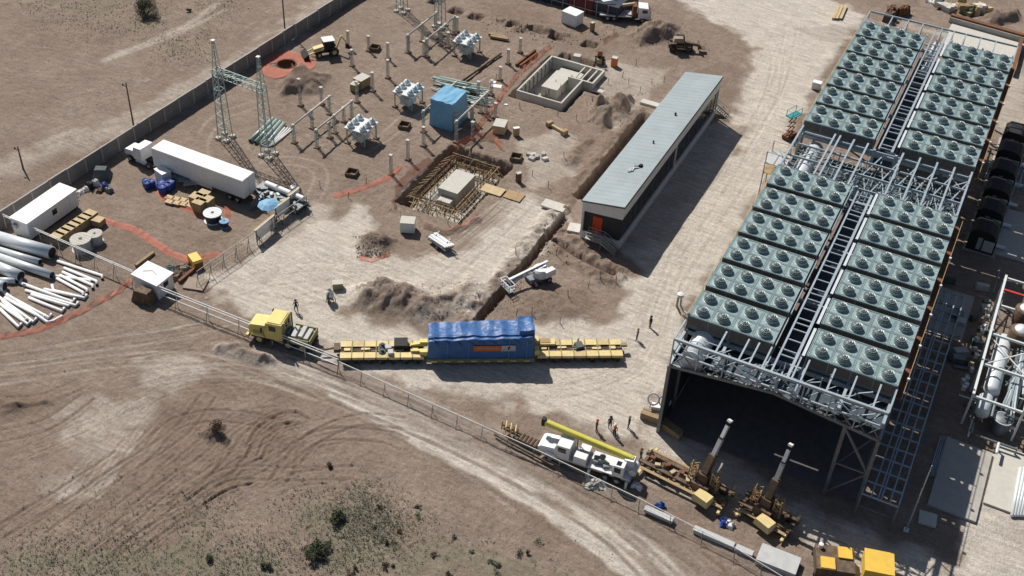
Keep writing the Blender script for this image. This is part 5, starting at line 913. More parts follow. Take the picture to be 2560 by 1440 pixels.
for k in range(7): crate(148+k*13.5, 606-k*9.2, (1.5, 1.25, 1.25), 'plank', 'tan plywood crate in the row in front of the site cabin', 0., 0, 'plywood crates in a row by the site cabin')
crate(248, 562, (1.4, 1.2, 1.0), 'plank', 'lower plywood crate set apart at the end of the crate row', .1)
for k, (u, v) in enumerate(((494, 514), (512, 507), (520, 521), (502, 528))): crate(u, v, (1.5, 1.4, 1.7), 'wood', 'tall cardboard brown crate in the stack of four below the lorry', 0, 0, 'tall brown crates below the lorry')
for k in range(8): crate(425+(k % 4)*17, 498+(k//4)*10+(k % 4)*3, (1.1, .8, .35), 'wood', 'flat wooden pallet load on the ground left of the brown crates', .1, 0, 'flat pallet loads below the lorry', 'pallet_load')
def reel(u, v, r, h, mt, top, label, hub='old_wood'):
    q = gp(u, v); t = thing('cable_reel', label, 'cable reel', (q.x, q.y, gz(q.x, q.y)))
    P(t, 'drum', mt, lambda m: m.lathe([(r*.82, .1), (r*.86, h*.5), (r*.82, h-.1)], (0, 0, 0), 20), True)
    for z in (0, h-.1): P(t, 'flange', top, lambda m: m.lathe([(0, z), (r, z), (r, z+.1), (0, z+.1)], (0, 0, 0), 20))
    P(t, 'hub', hub, lambda m: m.lathe([(r*.18, h), (r*.18, h+.04), (0, h+.04)], (0, 0, 0), 10)); P(t, 'slat', top, lambda m: [m.box((0, (k-2)*r*.33, h+.015), (2*r*math.sqrt(max(.05, 1-((k-2)*.33)**2))*.95, r*.06, .03)) for k in range(5)])
reel(207, 622, 1.35, 1.7, 'grey_panel', 'pale_concrete', 'larger pale wooden cable reel lying flat beside the crate row'); reel(241, 605, 1.0, 1.4, 'grey_panel', 'pale_concrete', 'smaller pale wooden cable reel lying flat beside the crate row'); reel(534, 552, 1.25, 1.3, 'navy', 'porcelain', 'large navy cable reel with a pale rim by the brown crates'); reel(562, 566, .65, .9, 'navy', 'sky_blue', 'small navy drum with a light blue top by the netting')
def barrel(u, v, mt, label, r=.55, h=1.1, z=0, group=None):
    q = gp(u, v); t = thing('drum', label, 'drum', (q.x, q.y, z), 0, group); P(t, 'shell', mt, lambda m: m.lathe([(0, .02), (r*.95, .0), (r, .05), (r, h*.33), (r*1.04, h*.35), (r, h*.37), (r, h*.66), (r*1.04, h*.68), (r, h*.7), (r, h-.04), (r*.95, h), (r*.9, h-.05), (0, h-.05)], (0, 0, 0), 16), True); P(t, 'bung', 'black', lambda m: m.lathe([(.08, h-.06), (.08, h), (0, h)], (r*.5, 0, 0), 8))
for u, v in ((370, 470), (381, 466), (366, 464)): barrel(u, v, 'blue', 'blue drum standing apart from the lorry', .5, 1., 0, 'blue drums left of the lorry')
for u, v in ((408, 482), (420, 476), (404, 472), (428, 470)): barrel(u, v, 'blue', 'blue drum in the cluster in front of the lorry', .6, 1.15, 0, 'blue drums in front of the lorry')
crate(410, 450, (2.0, 1.4, 1.7), 'cleanwhite', 'white metal box standing at the front corner of the lorry trailer', -.3, 0, None, 'metal_box', 'cleanwhite')
for i, (u, v) in enumerate(((450, 455), (463, 462), (478, 470), (470, 448))): q = gp(u, v); t = thing('scrap_frame', 'dark steel scaffold frame stacked against the white lorry', 'frame', (q.x, q.y, 0), .3*i, 'dark frames by the lorry'); P(t, 'bar', 'steel', lambda m: [m.bar((-.9, -.6+k*.25, .9-.02*k), (.9, -.6+k*.25, 1.), .06) for k in range(6)]); [P(t, 'upright', 'steel_dark', lambda m: m.bar((s*.8, s2*.6, 0), (s*.8, s2*.6, .95), .08)) for s in (-1, 1) for s2 in (-1, 1)]
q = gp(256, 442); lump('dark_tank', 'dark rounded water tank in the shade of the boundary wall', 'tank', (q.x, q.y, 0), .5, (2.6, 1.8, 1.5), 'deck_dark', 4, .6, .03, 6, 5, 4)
for i, (u, v, mt) in enumerate(((226, 470, 'black'), (240, 462, 'white'), (262, 470, 'blue'), (272, 478, 'steel_dark'), (214, 476, 'white'), (250, 478, 'brown_steel'), (200, 482, 'white'))): q = gp(u, v); lump('rubbish_bag', '%s bundle among the rubbish between the wall and the cabin' % ('black', 'upright white', 'crumpled blue', 'grey', 'small white', 'brown', 'flat pale')[i], 'bundle', (q.x, q.y, 0), i, (1.1, .8, .9-.1*i), mt, i, .6, .12, 4, 4, 3)
# white board panels and umbrella on the side fence, flat bed with beams
for (ua, va, ub, vb), mt, lb in zip(((642, 612, 690, 572), (690, 556, 728, 528), (726, 524, 752, 503)), ('cleanwhite', 'porcelain', 'cleanwhite'), ('white board on the side fence below the blue umbrella', 'bluish white board on the side fence above the umbrella', 'smallest white board at the far end of the side fence')):
    a, b_ = gp(ua, va), gp(ub, vb); d = b_-a; t = thing('site_board', lb, 'board', (a.x, a.y, 0), math.atan2(d.y, d.x)); Lb = d.length; P(t, 'panel', mt, lambda m: m.b2((0, -.03, .5), (Lb, .03, 2.3))); P(t, 'top_rail', 'wood_pale', lambda m: m.b2((-.05, .035, 2.2), (Lb+.05, .3, 2.3)))
    for x in (.1, Lb-.1): P(t, 'leg', 'old_wood', lambda m: (m.b2((x-.05, -.1, 0), (x+.05, -.04, 2.3)), m.bar((x, -.08, 1.6), (x, -1.2, 0), .08)))
q = gp(675, 545); um = thing('umbrella', 'light blue sunshade umbrella beside the white boards', 'umbrella', (q.x, q.y, 0)); P(um, 'canopy', 'sky_blue', lambda m: m.lathe([(1.5, 2.2), (.8, 2.55), (.05, 2.75), (0, 2.76)], (0, 0, 0), 8)); P(um, 'pole', 'white', lambda m: m.tube([(0, 0, 0), (0, 0, 2.75)], .04, 6))
fb = thing('flat_trailer', 'flat trailer loaded with white tanks and steel parts behind the boards', 'trailer', (-62.0, 9.6, 0), -.08); P(fb, 'bed', 'steel_dark', lambda m: m.b2((-4.5, -1.25, .9), (3.6, 1.25, 1.15))); wheels(fb, (2., 3.), 1., .45, .4)
for k in range(3): P(fb, 'white_tank', 'cleanwhite', lambda m: m.tube([(-3.4+k*2.3, .7, 1.6), (-1.5+k*2.3, .7, 1.6)], .42, 12))
for k in range(9): P(fb, 'steel_part', random.choice(['grey_panel', 'steel_dark', 'white', 'porcelain']), lambda m: m.box((-3.8+k*.8, -.5+.3*math.sin(k*2), 1.35), (random.uniform(.4, 1.4), .35, .35), k*.7))
sk2 = thing('step_ladder', 'dark steel steps standing at the rear of the white box trailer', 'steps', (-65.2, 6.3, 0), -.7); P(sk2, 'step', 'steel_dark', lambda m: [m.box((0, k*.28, .25+k*.25), (1., .26, .05)) for k in range(7)]); P(sk2, 'stringer', 'steel_dark', lambda m: [m.bar((s*.5, -.1, 0), (s*.5, 2., 2.), .08) for s in (-1, 1)])
for i, (u, v) in enumerate(((640, 480), (650, 492), (662, 505), (700, 480), (720, 490), (735, 478))): q = gp(u, v); lump('rubble_sack', 'dusty %s sack dumped beside the flat trailer' % ('small grey', 'larger grey', 'dark brown', 'pale', 'upright dark', 'flat white')[i], 'sack', (q.x, q.y, 0), i, (1.3, .9, .7+.1*(i % 3)), ('grey_panel', 'concrete', 'brown_steel', 'pale_concrete', 'deck_dark', 'white')[i], 20+i, .7, .12, 4, 4, 3)
# white shed on the corner with a dark drum at its door
q = gp(388, 722); sh = thing('guard_shed', 'white corrugated shed at the corner where the fences meet', 'shed', (q.x, q.y, 0), -.03); P(sh, 'wall', 'cleanwhite', lambda m: (m.b2((-1.9, -1.4, 0), (1.9, -1.34, 2.3)), m.b2((-1.9, 1.34, 0), (1.9, 1.4, 2.3)), m.b2((1.84, -1.33, 0), (1.9, 1.33, 2.3)))); P(sh, 'roof', 'cleanwhite', lambda m: m.prism([(-2.05, 2.5), (2.05, 2.3), (2.05, 2.38), (-2.05, 2.58)], -1.55, 1.55)); P(sh, 'roof_wrinkle', 'grey_panel', lambda m: m.tube([(-1.2, -.3, 2.56), (-.3, .4, 2.51), (.6, .1, 2.46)], .05, 5)); P(sh, 'window', 'black', lambda m: m.b2((1.901, -.3, 1.2), (1.92, .5, 1.9)))
q = gp(362, 752); lump('dark_tank_drum', 'dark brown tank beneath the white corner shed', 'tank', (q.x, q.y, 0), .1, (2.8, 1.6, 1.8), 'brown_steel', 8, .7, .05, 6, 5, 4)
q = gp(490, 662); yb = thing('yellow_box', 'yellow steel box with a rusty side near the orange netting', 'box', (q.x, q.y, 0), -.5); P(yb, 'shell', 'bright_yellow', lambda m: m.prism([(-1.1, .1), (1.1, .1), (1.1, 1.1), (.9, 1.3), (-.9, 1.3), (-1.1, 1.1)], -.6, .6)); P(yb, 'end_cap', 'rust', lambda m: m.b2((1.101, -.55, .15), (1.2, .55, 1.1)))
for (u0, v0, u1, v1), lb in zip(((340, 668, 385, 635), (448, 708, 490, 672), (455, 690, 470, 660)), ('brown wooden beam lying in the left yard', 'rusty beam leaning over the rubble by the shed', 'short rusty beam beside the yellow box')): a, b_ = gp(u0, v0), gp(u1, v1); m = MB(); d = b_-a; m.bar((0, 0, .25), (d.x, d.y, .25), .4, .35); tag(m.build('timber_beam', 'rust' if u0 > 400 else 'plank', None, False, (a.x, a.y, 0)), lb, 'beam')
for i, (u, v) in enumerate(((430, 680), (445, 690), (420, 705), (460, 675))): q = gp(u, v); lump('rubble_pile', '%s heap of broken slabs and scrap behind the corner shed' % ('dark', 'brown', 'grey', 'low')[i], 'rubble', (q.x, q.y, 0), i, (1.9, 1.5, .6), ('deck_dark', 'earth', 'concrete', 'rock')[i], 30+i, .6, .2, 5, 5, 3)
slab('red_slab', 'pale red concrete slab inside the fence corner', 'slab', 490, 712, (2.6, 2.2, .2), 'rock', .3)
# large pipes and bent thin pipes
BIG = ((-10, 592, 130, 632, .85), (-10, 622, 100, 655, .42), (-10, 640, 130, 688, .52), (-10, 665, 52, 690, .7), (-10, 700, 40, 702, .38), (-10, 714, 12, 716, .7))
for i, (u0, v0, u1, v1, r) in enumerate(BIG): a, b_ = gp(u0, v0, r), gp(u1, v1, r); pipe('large_pipe', ('widest silver pipe with a dark open end by the fence', 'slim silver pipe between the two widest pipes', 'long silver pipe reaching furthest into the bent pipe heap', 'wide silver pipe lying in the middle of the pipe row', 'slim silver pipe below the middle wide pipe', 'short wide pipe end at the edge of the pipe row')[i], 'pipe', [(a.x, a.y, r), (b_.x, b_.y, r)], r, 'silver', None, 18)
def bent(pxs, r, mt='cleanwhite'):
    Q = [gp(u, v, r) for u, v in pxs]; pipe('bent_pipe', 'slim white pipe with a bent end in the pipe heap by the netting', 'pipe', [(p.x, p.y, r) for p in Q], r, mt, 'slim bent white pipes in the heap', 8)
for (u0, v0), (u1, v1) in zip(((144, 653), (160, 670), (156, 680), (150, 688), (142, 696), (135, 690)), ((255, 689), (241, 703), (231, 713), (217, 723), (207, 731), (224, 700))): bent([(u0, v0), (u1, v1), (u1+1, v1+9)], .2)
for (u0, v0), (u1, v1) in zip(((53, 708), (110, 723), (78, 736), (72, 744), (64, 726)), ((182, 756), (212, 746), (172, 766), (156, 779), (190, 765))): bent([(u0, v0), (u1, v1), (u1+5, v1-9)], .21)
bent([(53, 694), (51, 706), (66, 714)], .21); bent([(130, 712), (134, 726), (206, 742)], .18); bent([(14, 716), (8, 728), (20, 738), (118, 806), (134, 803), (156, 790)], .22)
for (u0, v0), (u1, v1) in zip(((12, 744), (6, 752), (0, 760), (0, 772), (-4, 742), (14, 736)), ((106, 797), (62, 803), (70, 812), (47, 819), (84, 806), (122, 795))): bent([(u0, v0), (u1, v1), (u1+7, v1-10)], .21)
# ---------------------------------------------------------------- right hand plant
def vessel(root, p, q, r, mt='silver'):
    P(root, 'vessel', mt, lambda m: m.tube([p, Vector(p)+(Vector(q)-Vector(p))*.04, Vector(p)+(Vector(q)-Vector(p))*.96, q], [r*.55, r, r, r*.55], 18), True)
sk3 = thing('process_skid', 'pale steel framed process skid with silver vessels and round tanks', 'process skid', (29.2, 12.5, 0))
for y in (0, 6, 12, 18, 24):
    for x in (0, 5.5): P(sk3, 'column', 'porcelain', lambda m: m.b2((x-.12, y-.12, 0), (x+.12, y+.12, 4.6)))
    P(sk3, 'cross_beam', 'porcelain', lambda m: m.bar((.12, y, 4.45), (5.4, y, 4.45), .22, .28))
for x in (0, 5.5): P(sk3, 'top_beam', 'porcelain', lambda m: m.bar((x, -.1, 4.75), (x, 24.1, 4.75), .28, .28))
P(sk3, 'plan_brace', 'porcelain', lambda m: (m.bar((.1, 6.2, 4.2), (5.3, 11.8, 4.2), .12), m.bar((5.3, 6.2, 4.2), (.1, 11.8, 4.2), .12)))
vessel(sk3, (1.9, 3.5, 2.6), (1.9, 14.5, 2.6), .95); vessel(sk3, (1.6, .2, 2.2), (1.6, 3.2, 2.2), .8); vessel(sk3, (4.3, 2, 2.4), (4.3, 13, 2.4), .7, 'greenish')
for y in (13.8, 18.2): P(sk3, 'round_tank', 'brown_steel', lambda m: m.lathe([(1.35, 3.), (1.35, 4.9), (1.15, 5.1), (.9, 5.1)], (3.3, y, 0), 20), True); P(sk3, 'tank_lid', 'silver', lambda m: m.lathe([(.92, 5.1), (.85, 5.25), (0, 5.4)], (3.3, y, 0), 20), True)
for k in range(22): P(sk3, 'valve', random.choice(['silver', 'wood_pale', 'steel_dark', 'pale_concrete', 'white']), lambda m: m.box((-.9+random.uniform(-.3, .3), 4+k*.75, random.uniform(.8, 2.4)), (.5, .4, .6), k))
for k in range(12): P(sk3, 'pipe_run', random.choice(['steel_dark', 'steel', 'silver']), lambda m: m.tube([(3+random.uniform(-.4, 2.2), random.uniform(0, 8), 3.4), (3+random.uniform(-.4, 2.2), random.uniform(9, 24), 3.5)], .1, 6))
P(sk3, 'red_rail', 'red', lambda m: m.bar((.2, 20.8, 4.9), (5.4, 20.8, 4.9), .3, .2))
tk = thing('round_tank', 'pale topped round tank beside the lower end of the process skid', 'tank', (33.2, 13.5, 0)); P(tk, 'shell', 'steel_dark', lambda m: m.lathe([(1., 0), (1., 1.9), (.9, 2.), (0, 2.05)], (0, 0, 0), 20), True); P(tk, 'rim', 'silver', lambda m: m.lathe([(1.0, 1.8), (1.1, 1.82), (1.1, 1.92), (1.0, 1.94)], (0, 0, 0), 20)); P(tk, 'nozzle', 'silver', lambda m: m.tube([(1, 0, 1.), (1.5, 0, 1.)], .2, 8))
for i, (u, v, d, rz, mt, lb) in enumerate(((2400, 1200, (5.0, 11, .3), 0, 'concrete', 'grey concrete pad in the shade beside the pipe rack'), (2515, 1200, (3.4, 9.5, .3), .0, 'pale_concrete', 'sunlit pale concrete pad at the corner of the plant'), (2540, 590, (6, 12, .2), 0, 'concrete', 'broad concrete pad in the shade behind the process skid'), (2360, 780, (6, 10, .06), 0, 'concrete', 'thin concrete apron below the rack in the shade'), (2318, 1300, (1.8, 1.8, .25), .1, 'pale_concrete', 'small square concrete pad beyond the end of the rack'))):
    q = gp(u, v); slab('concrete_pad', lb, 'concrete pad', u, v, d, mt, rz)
for k in range(6): a, b_ = gp(2352+k*5, 1090, .2), gp(2322+k*5, 1190, .2); pipe('conduit', 'thin steel conduit in the bundle beside the shaded concrete pad', 'conduit', [(a.x, a.y, .15), (b_.x, b_.y, .15)], .08, 'steel', 'conduits beside the shaded pad', 6, False)
for k in range(5): a, b_ = gp(2530+k*7, 1290, .3), gp(2552+k*9, 1170, .3); pipe('light_pipe', 'pale blue pipe in the bundle beside the sunlit concrete pad', 'pipe', [(a.x, a.y, .3), (b_.x, b_.y, .3)], .2, 'porcelain', 'pale pipes beside the sunlit pad', 8, False)
pl = thing('lamp_post', 'slender steel post standing beyond the end of the pipe rack', 'post', (29.3, -1.5, 0)); q = gp(2265, 1326); pl.location = (q.x, q.y, 0); P(pl, 'shaft', 'steel', lambda m: m.tube([(0, 0, 0), (0, 0, 10.)], [.09, .05], 8)); P(pl, 'base_plate', 'white', lambda m: m.box((0, 0, .1), (.5, .5, .2)))
fr = thing('shelf_frame', 'thin steel grid frame lying in the shade behind the long vessel', 'frame', tuple(gp(2490, 445)), 0); P(fr, 'bar', 'steel', lambda m: [m.bar((-1.5+k*1.6, -2.6, 1.), (-1.5+k*1.6, 2.6, 1.), .12) for k in range(4)]); P(fr, 'end_bar', 'steel', lambda m: [m.bar((-1.6, y, 1.02), (3.4, y, 1.02), .1) for y in (-2.6, 2.6)]); P(fr, 'leg', 'steel', lambda m: [m.bar((x, y, 0), (x, y, 1.), .1) for x in (-1.5, 3.3) for y in (-2.6, 2.6)])
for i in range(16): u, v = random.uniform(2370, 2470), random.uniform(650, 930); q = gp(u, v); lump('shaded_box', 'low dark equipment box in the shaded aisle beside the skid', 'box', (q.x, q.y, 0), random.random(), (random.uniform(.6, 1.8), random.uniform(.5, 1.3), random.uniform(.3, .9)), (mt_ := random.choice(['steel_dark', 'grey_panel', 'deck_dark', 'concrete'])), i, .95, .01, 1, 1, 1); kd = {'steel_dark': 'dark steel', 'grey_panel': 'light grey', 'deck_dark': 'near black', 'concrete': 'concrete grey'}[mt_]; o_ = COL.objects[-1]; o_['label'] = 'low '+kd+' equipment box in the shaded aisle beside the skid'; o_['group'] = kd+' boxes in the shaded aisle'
for i in range(40):
    x, y = random.uniform(28, 36), random.uniform(8, 44); L2 = random.uniform(1.5, 6); z = random.uniform(.4, 3.2); m = MB(); d = random.choice([(L2, 0, 0), (0, L2, 0), (0, L2, 0)]); m.tube([(0, 0, 0), d, (d[0], d[1], -z+.05)], random.uniform(.06, .16), 8); tag(m.build('process_pipe', random.choice(['steel_dark', 'steel', 'silver', 'brown_steel', 'steel_dark']), None, False, (x, y, z)), 'elbowed process pipe in the shaded pipework round the skid', 'pipe', 'process pipes round the skid')
# retaining wall trench behind the rear condenser
rt = thing('retaining_wall', 'dark edged concrete retaining wall behind the rear condenser', 'wall', (0, 0, 0)); a, b_ = gp(2372, 55), gp(2560, 108); P(rt, 'face', 'concrete', lambda m: m.bar((a.x, a.y, .5), (b_.x, b_.y, .5), .5, 1.1)); P(rt, 'coping', 'rust', lambda m: m.bar((a.x, a.y+.5, 1.2), (b_.x, b_.y+.5, 1.2), .9, .35)); c_ = gp(2545, 195); P(rt, 'face', 'rust', lambda m: m.bar((b_.x-.6, b_.y-1, .6), (c_.x-1., c_.y, .6), .6, 1.2))
q = gp(2460, 105); m = MB(); m.box((0, 0, .06), (13, 10, .1), -.04); tag(m.build('concrete_apron', 'pale_concrete', None, False, (q.x, q.y, gz(q.x, q.y))), 'pale concrete apron inside the retaining wall', 'apron')
# scaffold stair tower and small plant left of the condensers
q = gp(1870, 590); st = thing('scaffold_tower', 'tan scaffold stair tower against the open bay of the condensers', 'scaffold', (q.x+.2, q.y, 0))
for x in (0, 2.4):
    for y in (0, 3.): P(st, 'standard', 'rail', lambda m: m.tube([(x, y, 0), (x, y, HD-.5 if x < 1 else HD-1)], .07, 6))
for z in (3.5, 7., 10.5): P(st, 'platform', 'wood', lambda m: m.b2((-.1, -.1, z), (1.3, 3.1, z+.08)))
P(st, 'roof_platform', 'grey_panel', lambda m: m.b2((-.2, -.2, HD-2.2), (2.6, 3.2, HD-2.1)))
for z in (1.8, 5.2, 8.8, 12., HD-.6): P(st, 'ledger', 'rail', lambda m: (m.bar((0, 0, z), (2.4, 0, z), .06), m.bar((0, 3, z), (2.4, 3, z), .06), m.bar((0, 0, z), (0, 3, z), .06), m.bar((2.4, 0, z), (2.4, 3, z), .06)))
for k in range(4): P(st, 'flight', 'wood_pale', lambda m: [m.box((1.9, .4+i*.3 if k % 2 else 2.6-i*.3, k*3.2+.3+i*.4), (.8, .28, .06)) for i in range(8)]); P(st, 'brace', 'rail', lambda m: m.bar((0, 0, k*3.2), (0, 3, k*3.2+3), .05))
sl2 = place('scissor_lift', 'small teal and red lift standing against the condenser edge', 'lift', 1972, 345, 1.2); wheels(sl2, (.8, -.8), .5, .3, .22); P(sl2, 'base', 'rust', lambda m: m.b2((-1.2, -.55, .3), (1.2, .55, .8))); P(sl2, 'scissor', 'rust', lambda m: [m.bar((-1, 0, .8+k*.8), (1, 0, 1.6+k*.8), .12) for k in range(4)]+[m.bar((1, .1, .8+k*.8), (-1, .1, 1.6+k*.8), .12) for k in range(4)]); P(sl2, 'platform', 'teal', lambda m: m.b2((-1.2, -.6, 4.), (1.2, .6, 4.15))); P(sl2, 'rail', 'teal', lambda m: [m.bar((x, y, 4.1), (x, y, 5.1), .07) for x in (-1.15, 1.15) for y in (-.55, .55)]+[m.bar((-1.15, y, 5.1), (1.15, y, 5.1), .07) for y in (-.55, .55)])
crate(2040, 222, (1.4, 1., 1.3), 'cleanwhite', 'white cabinet against the rear condenser edge', 0, 0, None, 'white_cabinet', 'cleanwhite')
hp = thing('bent_vent_pipe', 'curled pale pipe sticking out from the front corner of the fan deck', 'pipe', (XL, -.6*B, HD-.4)); P(hp, 'tube', 'wood_pale', lambda m: m.tube([(0, 0, -.4), (-.9, .2, -.2), (-1.5, .3, .6), (-1.5, .4, 1.7)], .13, 8)); P(hp, 'tube', 'pale_concrete', lambda m: m.tube([(0, .4, -.2), (-.8, .6, .0), (-1.2, .6, .7), (-1.2, .6, 1.9)], .11, 8)); P(hp, 'cowl', 'white', lambda m: m.lathe([(.2, 1.7), (.4, 1.9), (.35, 2.2), (0, 2.3)], (-1.35, .5, 0), 10))
# white ring trolley by the portal and planks
q = gp(1642, 1035); rg = thing('ring_trolley', 'white twin ring trolley at the corner of the portal', 'trolley', (q.x, q.y, 0), .25)
for s in (-1, 1): P(rg, 'ring', 'cleanwhite', lambda m: m.lathe([(.55, -.08), (.72, -.08), (.72, .08), (.55, .08)], (0, 0, 0), 16, True)).matrix_local = Matrix.Translation((s*.62, 0, 2.2)) @ Matrix.Rotation(math.radians(55), 4, 'X'); P(rg, 'leg', 'cleanwhite', lambda m: m.bar((s*1., .3, 0), (s*.8, 0, 1.8), .14))
P(rg, 'body', 'cleanwhite', lambda m: m.box((0, -.05, 1.0), (1.7, .9, .8), 0, .9)); P(rg, 'tow_boom', 'white', lambda m: (m.bar((.5, .6, 1.6), (1.3, 3.4, 5.2), .2), m.bar((.1, .6, 1.3), (.9, 3.2, 3.9), .16)))
for (u0, v0, u1, v1), lb in zip(((1602, 1042, 1658, 1062), (1652, 1066, 1700, 1100)), ('thick brown plank baulk beside the ring trolley', 'brown plank baulk running into the portal shade')): a, b_ = gp(u0, v0), gp(u1, v1); d = b_-a; m = MB(); m.bar((0, 0, .5), (d.x, d.y, .5), .7, .9); m.bar((0, .5, .97), (d.x, d.y+.5, .97), .3, .06); tag(m.build('timber_baulk', 'plank', None, False, (a.x, a.y, 0)), lb, 'baulk')
# stacked panels, crates along the fence, yellow machines
def pack(u0, v0, u1, v1, wd, h, mt, label, name='panel_stack', n=4):
    a, b_ = gp(u0, v0), gp(u1, v1); t = thing(name, label, 'panels', (a.x, a.y, gz(a.x, a.y)), ang(a, b_)); L = (b_-a).length
    for k in range(n): P(t, 'panel', mt, lambda m: m.box((L/2+random.uniform(-.08, .08), random.uniform(-.04, .04), .12+h*(k+.5)/n), (L, wd, h/n*.86)))
    P(t, 'bearer', 'old_wood', lambda m: [m.box((L*f, 0, .06), (.12, wd, .12)) for f in (.15, .5, .85)])
pack(1612, 1277, 1682, 1308, .7, .45, 'grey_panel', 'short pale panel bundle lying below the long crane chassis'); pack(1735, 1328, 1835, 1372, .7, .5, 'grey_panel', 'long pale panel bundle lying outside the fence line'); pack(1838, 1374, 1880, 1392, .7, .45, 'grey_panel', 'small pale panel bundle at the end of the long one')
pack(1895, 1390, 1992, 1428, 2.3, .7, 'grey_panel', 'wide grey panel stack near the yellow machines', 'panel_stack', 3)
ym = place('yellow_machine', 'yellow checkered engine machine with dark openings at the bottom fence', 'machine', 2080, 1418, math.radians(18)); P(ym, 'body', 'brown_steel', lambda m: m.b2((-1.9, -1.6, .3), (1.9, 1.5, 1.5))); P(ym, 'hatch', 'bright_yellow', lambda m: m.b2((.3, .0, 1.5), (1.7, 1.4, 1.7))); P(ym, 'hatch', 'bright_yellow', lambda m: m.b2((-1.5, -1.6, 1.5), (-.1, -.2, 1.75))); P(ym, 'cable_loop', 'black', lambda m: m.tube([(-1.5, 1.3, 1.5), (-.6, 2., 1.9), (1., 1.7, 1.9), (2.1, .6, 1.4)], .06, 6)); P(ym, 'skid', 'black', lambda m: [m.b2((-2., s*1.3-.1, 0), (2., s*1.3+.1, .3)) for s in (-1, 1)]); P(ym, 'intake', 'white', lambda m: m.lathe([(.25, 1.5), (.25, 2.), (0, 2.05)], (-1.4, 1.1, 0), 10))
yc = place('yellow_container', 'plain bright yellow box unit beside the yellow machine', 'container', 2188, 1432, math.radians(14)); P(yc, 'body', 'bright_yellow', lambda m: m.b2((-1.4, -1.4, .2), (1.4, 1.3, 1.8))); P(yc, 'roof', 'bright_yellow', lambda m: m.b2((-1.45, -1.45, 1.8), (1.45, 1.35, 1.86))); P(yc, 'skid', 'black', lambda m: [m.b2((-1.4, s*1.1-.1, 0), (1.4, s*1.1+.1, .2)) for s in (-1, 1)])
sr = thing('steel_rack', 'rusty yellow steel rack and frames lying in front of the white crane', 'rack', (-15.4, -14.3, 0), -.06); P(sr, 'side_beam', 'brown_steel', lambda m: [m.bar((-1.2, s*.9, .4), (6.5, s*.9-.6, .4), .2, .25) for s in (-1, 1)]); P(sr, 'upright', 'wood', lambda m: [m.bar((-.9+k*.5, .2+.2*math.sin(k*3), .4), (-.9+k*.5, .3, 1.6), .1) for k in range(5)]); P(sr, 'yellow_panel', 'yellow', lambda m: [m.box((-.3+k*.6, .1, 1.1), (.1, 1., 1.1), .4) for k in range(3)]); P(sr, 'roller', 'brown_steel', lambda m: [m.tube([(1.8+k*.45, -.6, .75), (1.8+k*.45, .5, .75)], .24, 8) for k in range(5)]); P(sr, 'scrap', 'pale_concrete', lambda m: [m.box((4.8+k*.5, -.5-.1*k, .5), (.5, .3, .4), k) for k in range(3)])
for i, (u, v, mt) in enumerate(((1592, 1218, 'cleanwhite'), (1650, 1268, 'blue'), (1810, 1308, 'blue'), (1822, 1312, 'white'))): q = gp(u, v); lump('plastic_sack', '%s beside the yard cranes' % ('small white sack on the shaded ground', 'blue plastic sheet bundled by the fence', 'blue bag tucked under the crane', 'white bag next to the blue one')[i], 'bag', (q.x, q.y, 0), i, (1.2, .9, .5), mt, 50+i, .5, .15, 4, 4, 2)
q = gp(1490, 1212); lump('sand_heap', 'small pale sand heap spilled through the wire fence', 'sand heap', (q.x, q.y, -.1), .3, (2.4, 1.9, .7), 'pale_concrete', 77, .25, .18, 6, 6, 4)
# ---------------------------------------------------------------- top strip
q = gp(1395, 20); bc = thing('blue_building', 'dark navy and maroon container building at the edge of the site', 'building', (q.x+1.5, q.y+5.2, 0), -.03)
for k in range(4): P(bc, 'container', ('navy', 'navy', 'maroon', 'navy')[k], lambda m: m.b2((-9.5+k*4.9, -4.5, .1), (-4.75+k*4.9, 5., 2.7)))
P(bc, 'roof_sheet', 'navy', lambda m: [m.box((-7+k*2.4, -3.+.3*(k % 2), 2.75), (2.2, 2.4, .08), .1*k) for k in range(7)]); P(bc, 'canopy_post', 'steel', lambda m: [m.bar((-9.5+k*2.2, -4.7, 0), (-9.5+k*2.2, -4.7, 2.8), .07) for k in range(9)]); P(bc, 'hand_rail', 'steel', lambda m: m.bar((-9.5, -4.7, 1.), (9.5, -4.7, 1.), .08)); P(bc, 'roof_panel', 'porcelain', lambda m: (m.box((1.5, 1, 2.82), (1.6, 1., .1)), m.box((7.5, -2, 2.82), (1., 4., .06), -.6)))
crate(1430, 58, (3., 2.4, 2.3), 'cleanwhite', 'white site toilet box below the navy container building', -.2, 0, None, 'white_box', 'cleanwhite')
for i, (u, v, d, mt, lb) in enumerate(((1535, 166, (.9, .8, 1.7), 'orange', 'orange upright cabinet beside the skid loader'), (1442, 155, (1.1, 1., 1.3), 'concrete', 'grey concrete block above the basin'), (1020, 575, (1.9, 1.6, 1.7), 'porcelain', 'pale grey square cabinet near the formwork pit'), (845, 720, (1.3, .9, 1.0), 'olive', 'olive box standing at the left end of the spoil heap'), (1290, 340, (.9, .5, 1.5), 'wood', 'small wooden stand with a white top in the yard'), (1296, 455, (.7, .5, 1.6), 'brown_steel', 'dark upright gas bottle cage by the plank walkway'), (1480, 78, (.7, .5, 1.7), 'plank', 'narrow brown cabinet below the loader lorry'), (905, 215, (2.2, 1.7, 1.6), 'wood', 'large wooden crate among the support posts'), (890, 225, (1.6, 1.2, 1.3), 'olive', 'dark green crate beside the large wooden crate'), (1250, 328, (2.2, 1.8, 1.5), 'wood_pale', 'woven pallet box of stakes near the blue tarpaulin'))): crate(u, v, d, mt, lb, .2*i, 0, None, 'cabinet' if i in (0, 2, 5, 6) else 'box_unit', 'cleanwhite' if i == 4 else 'pale_concrete')
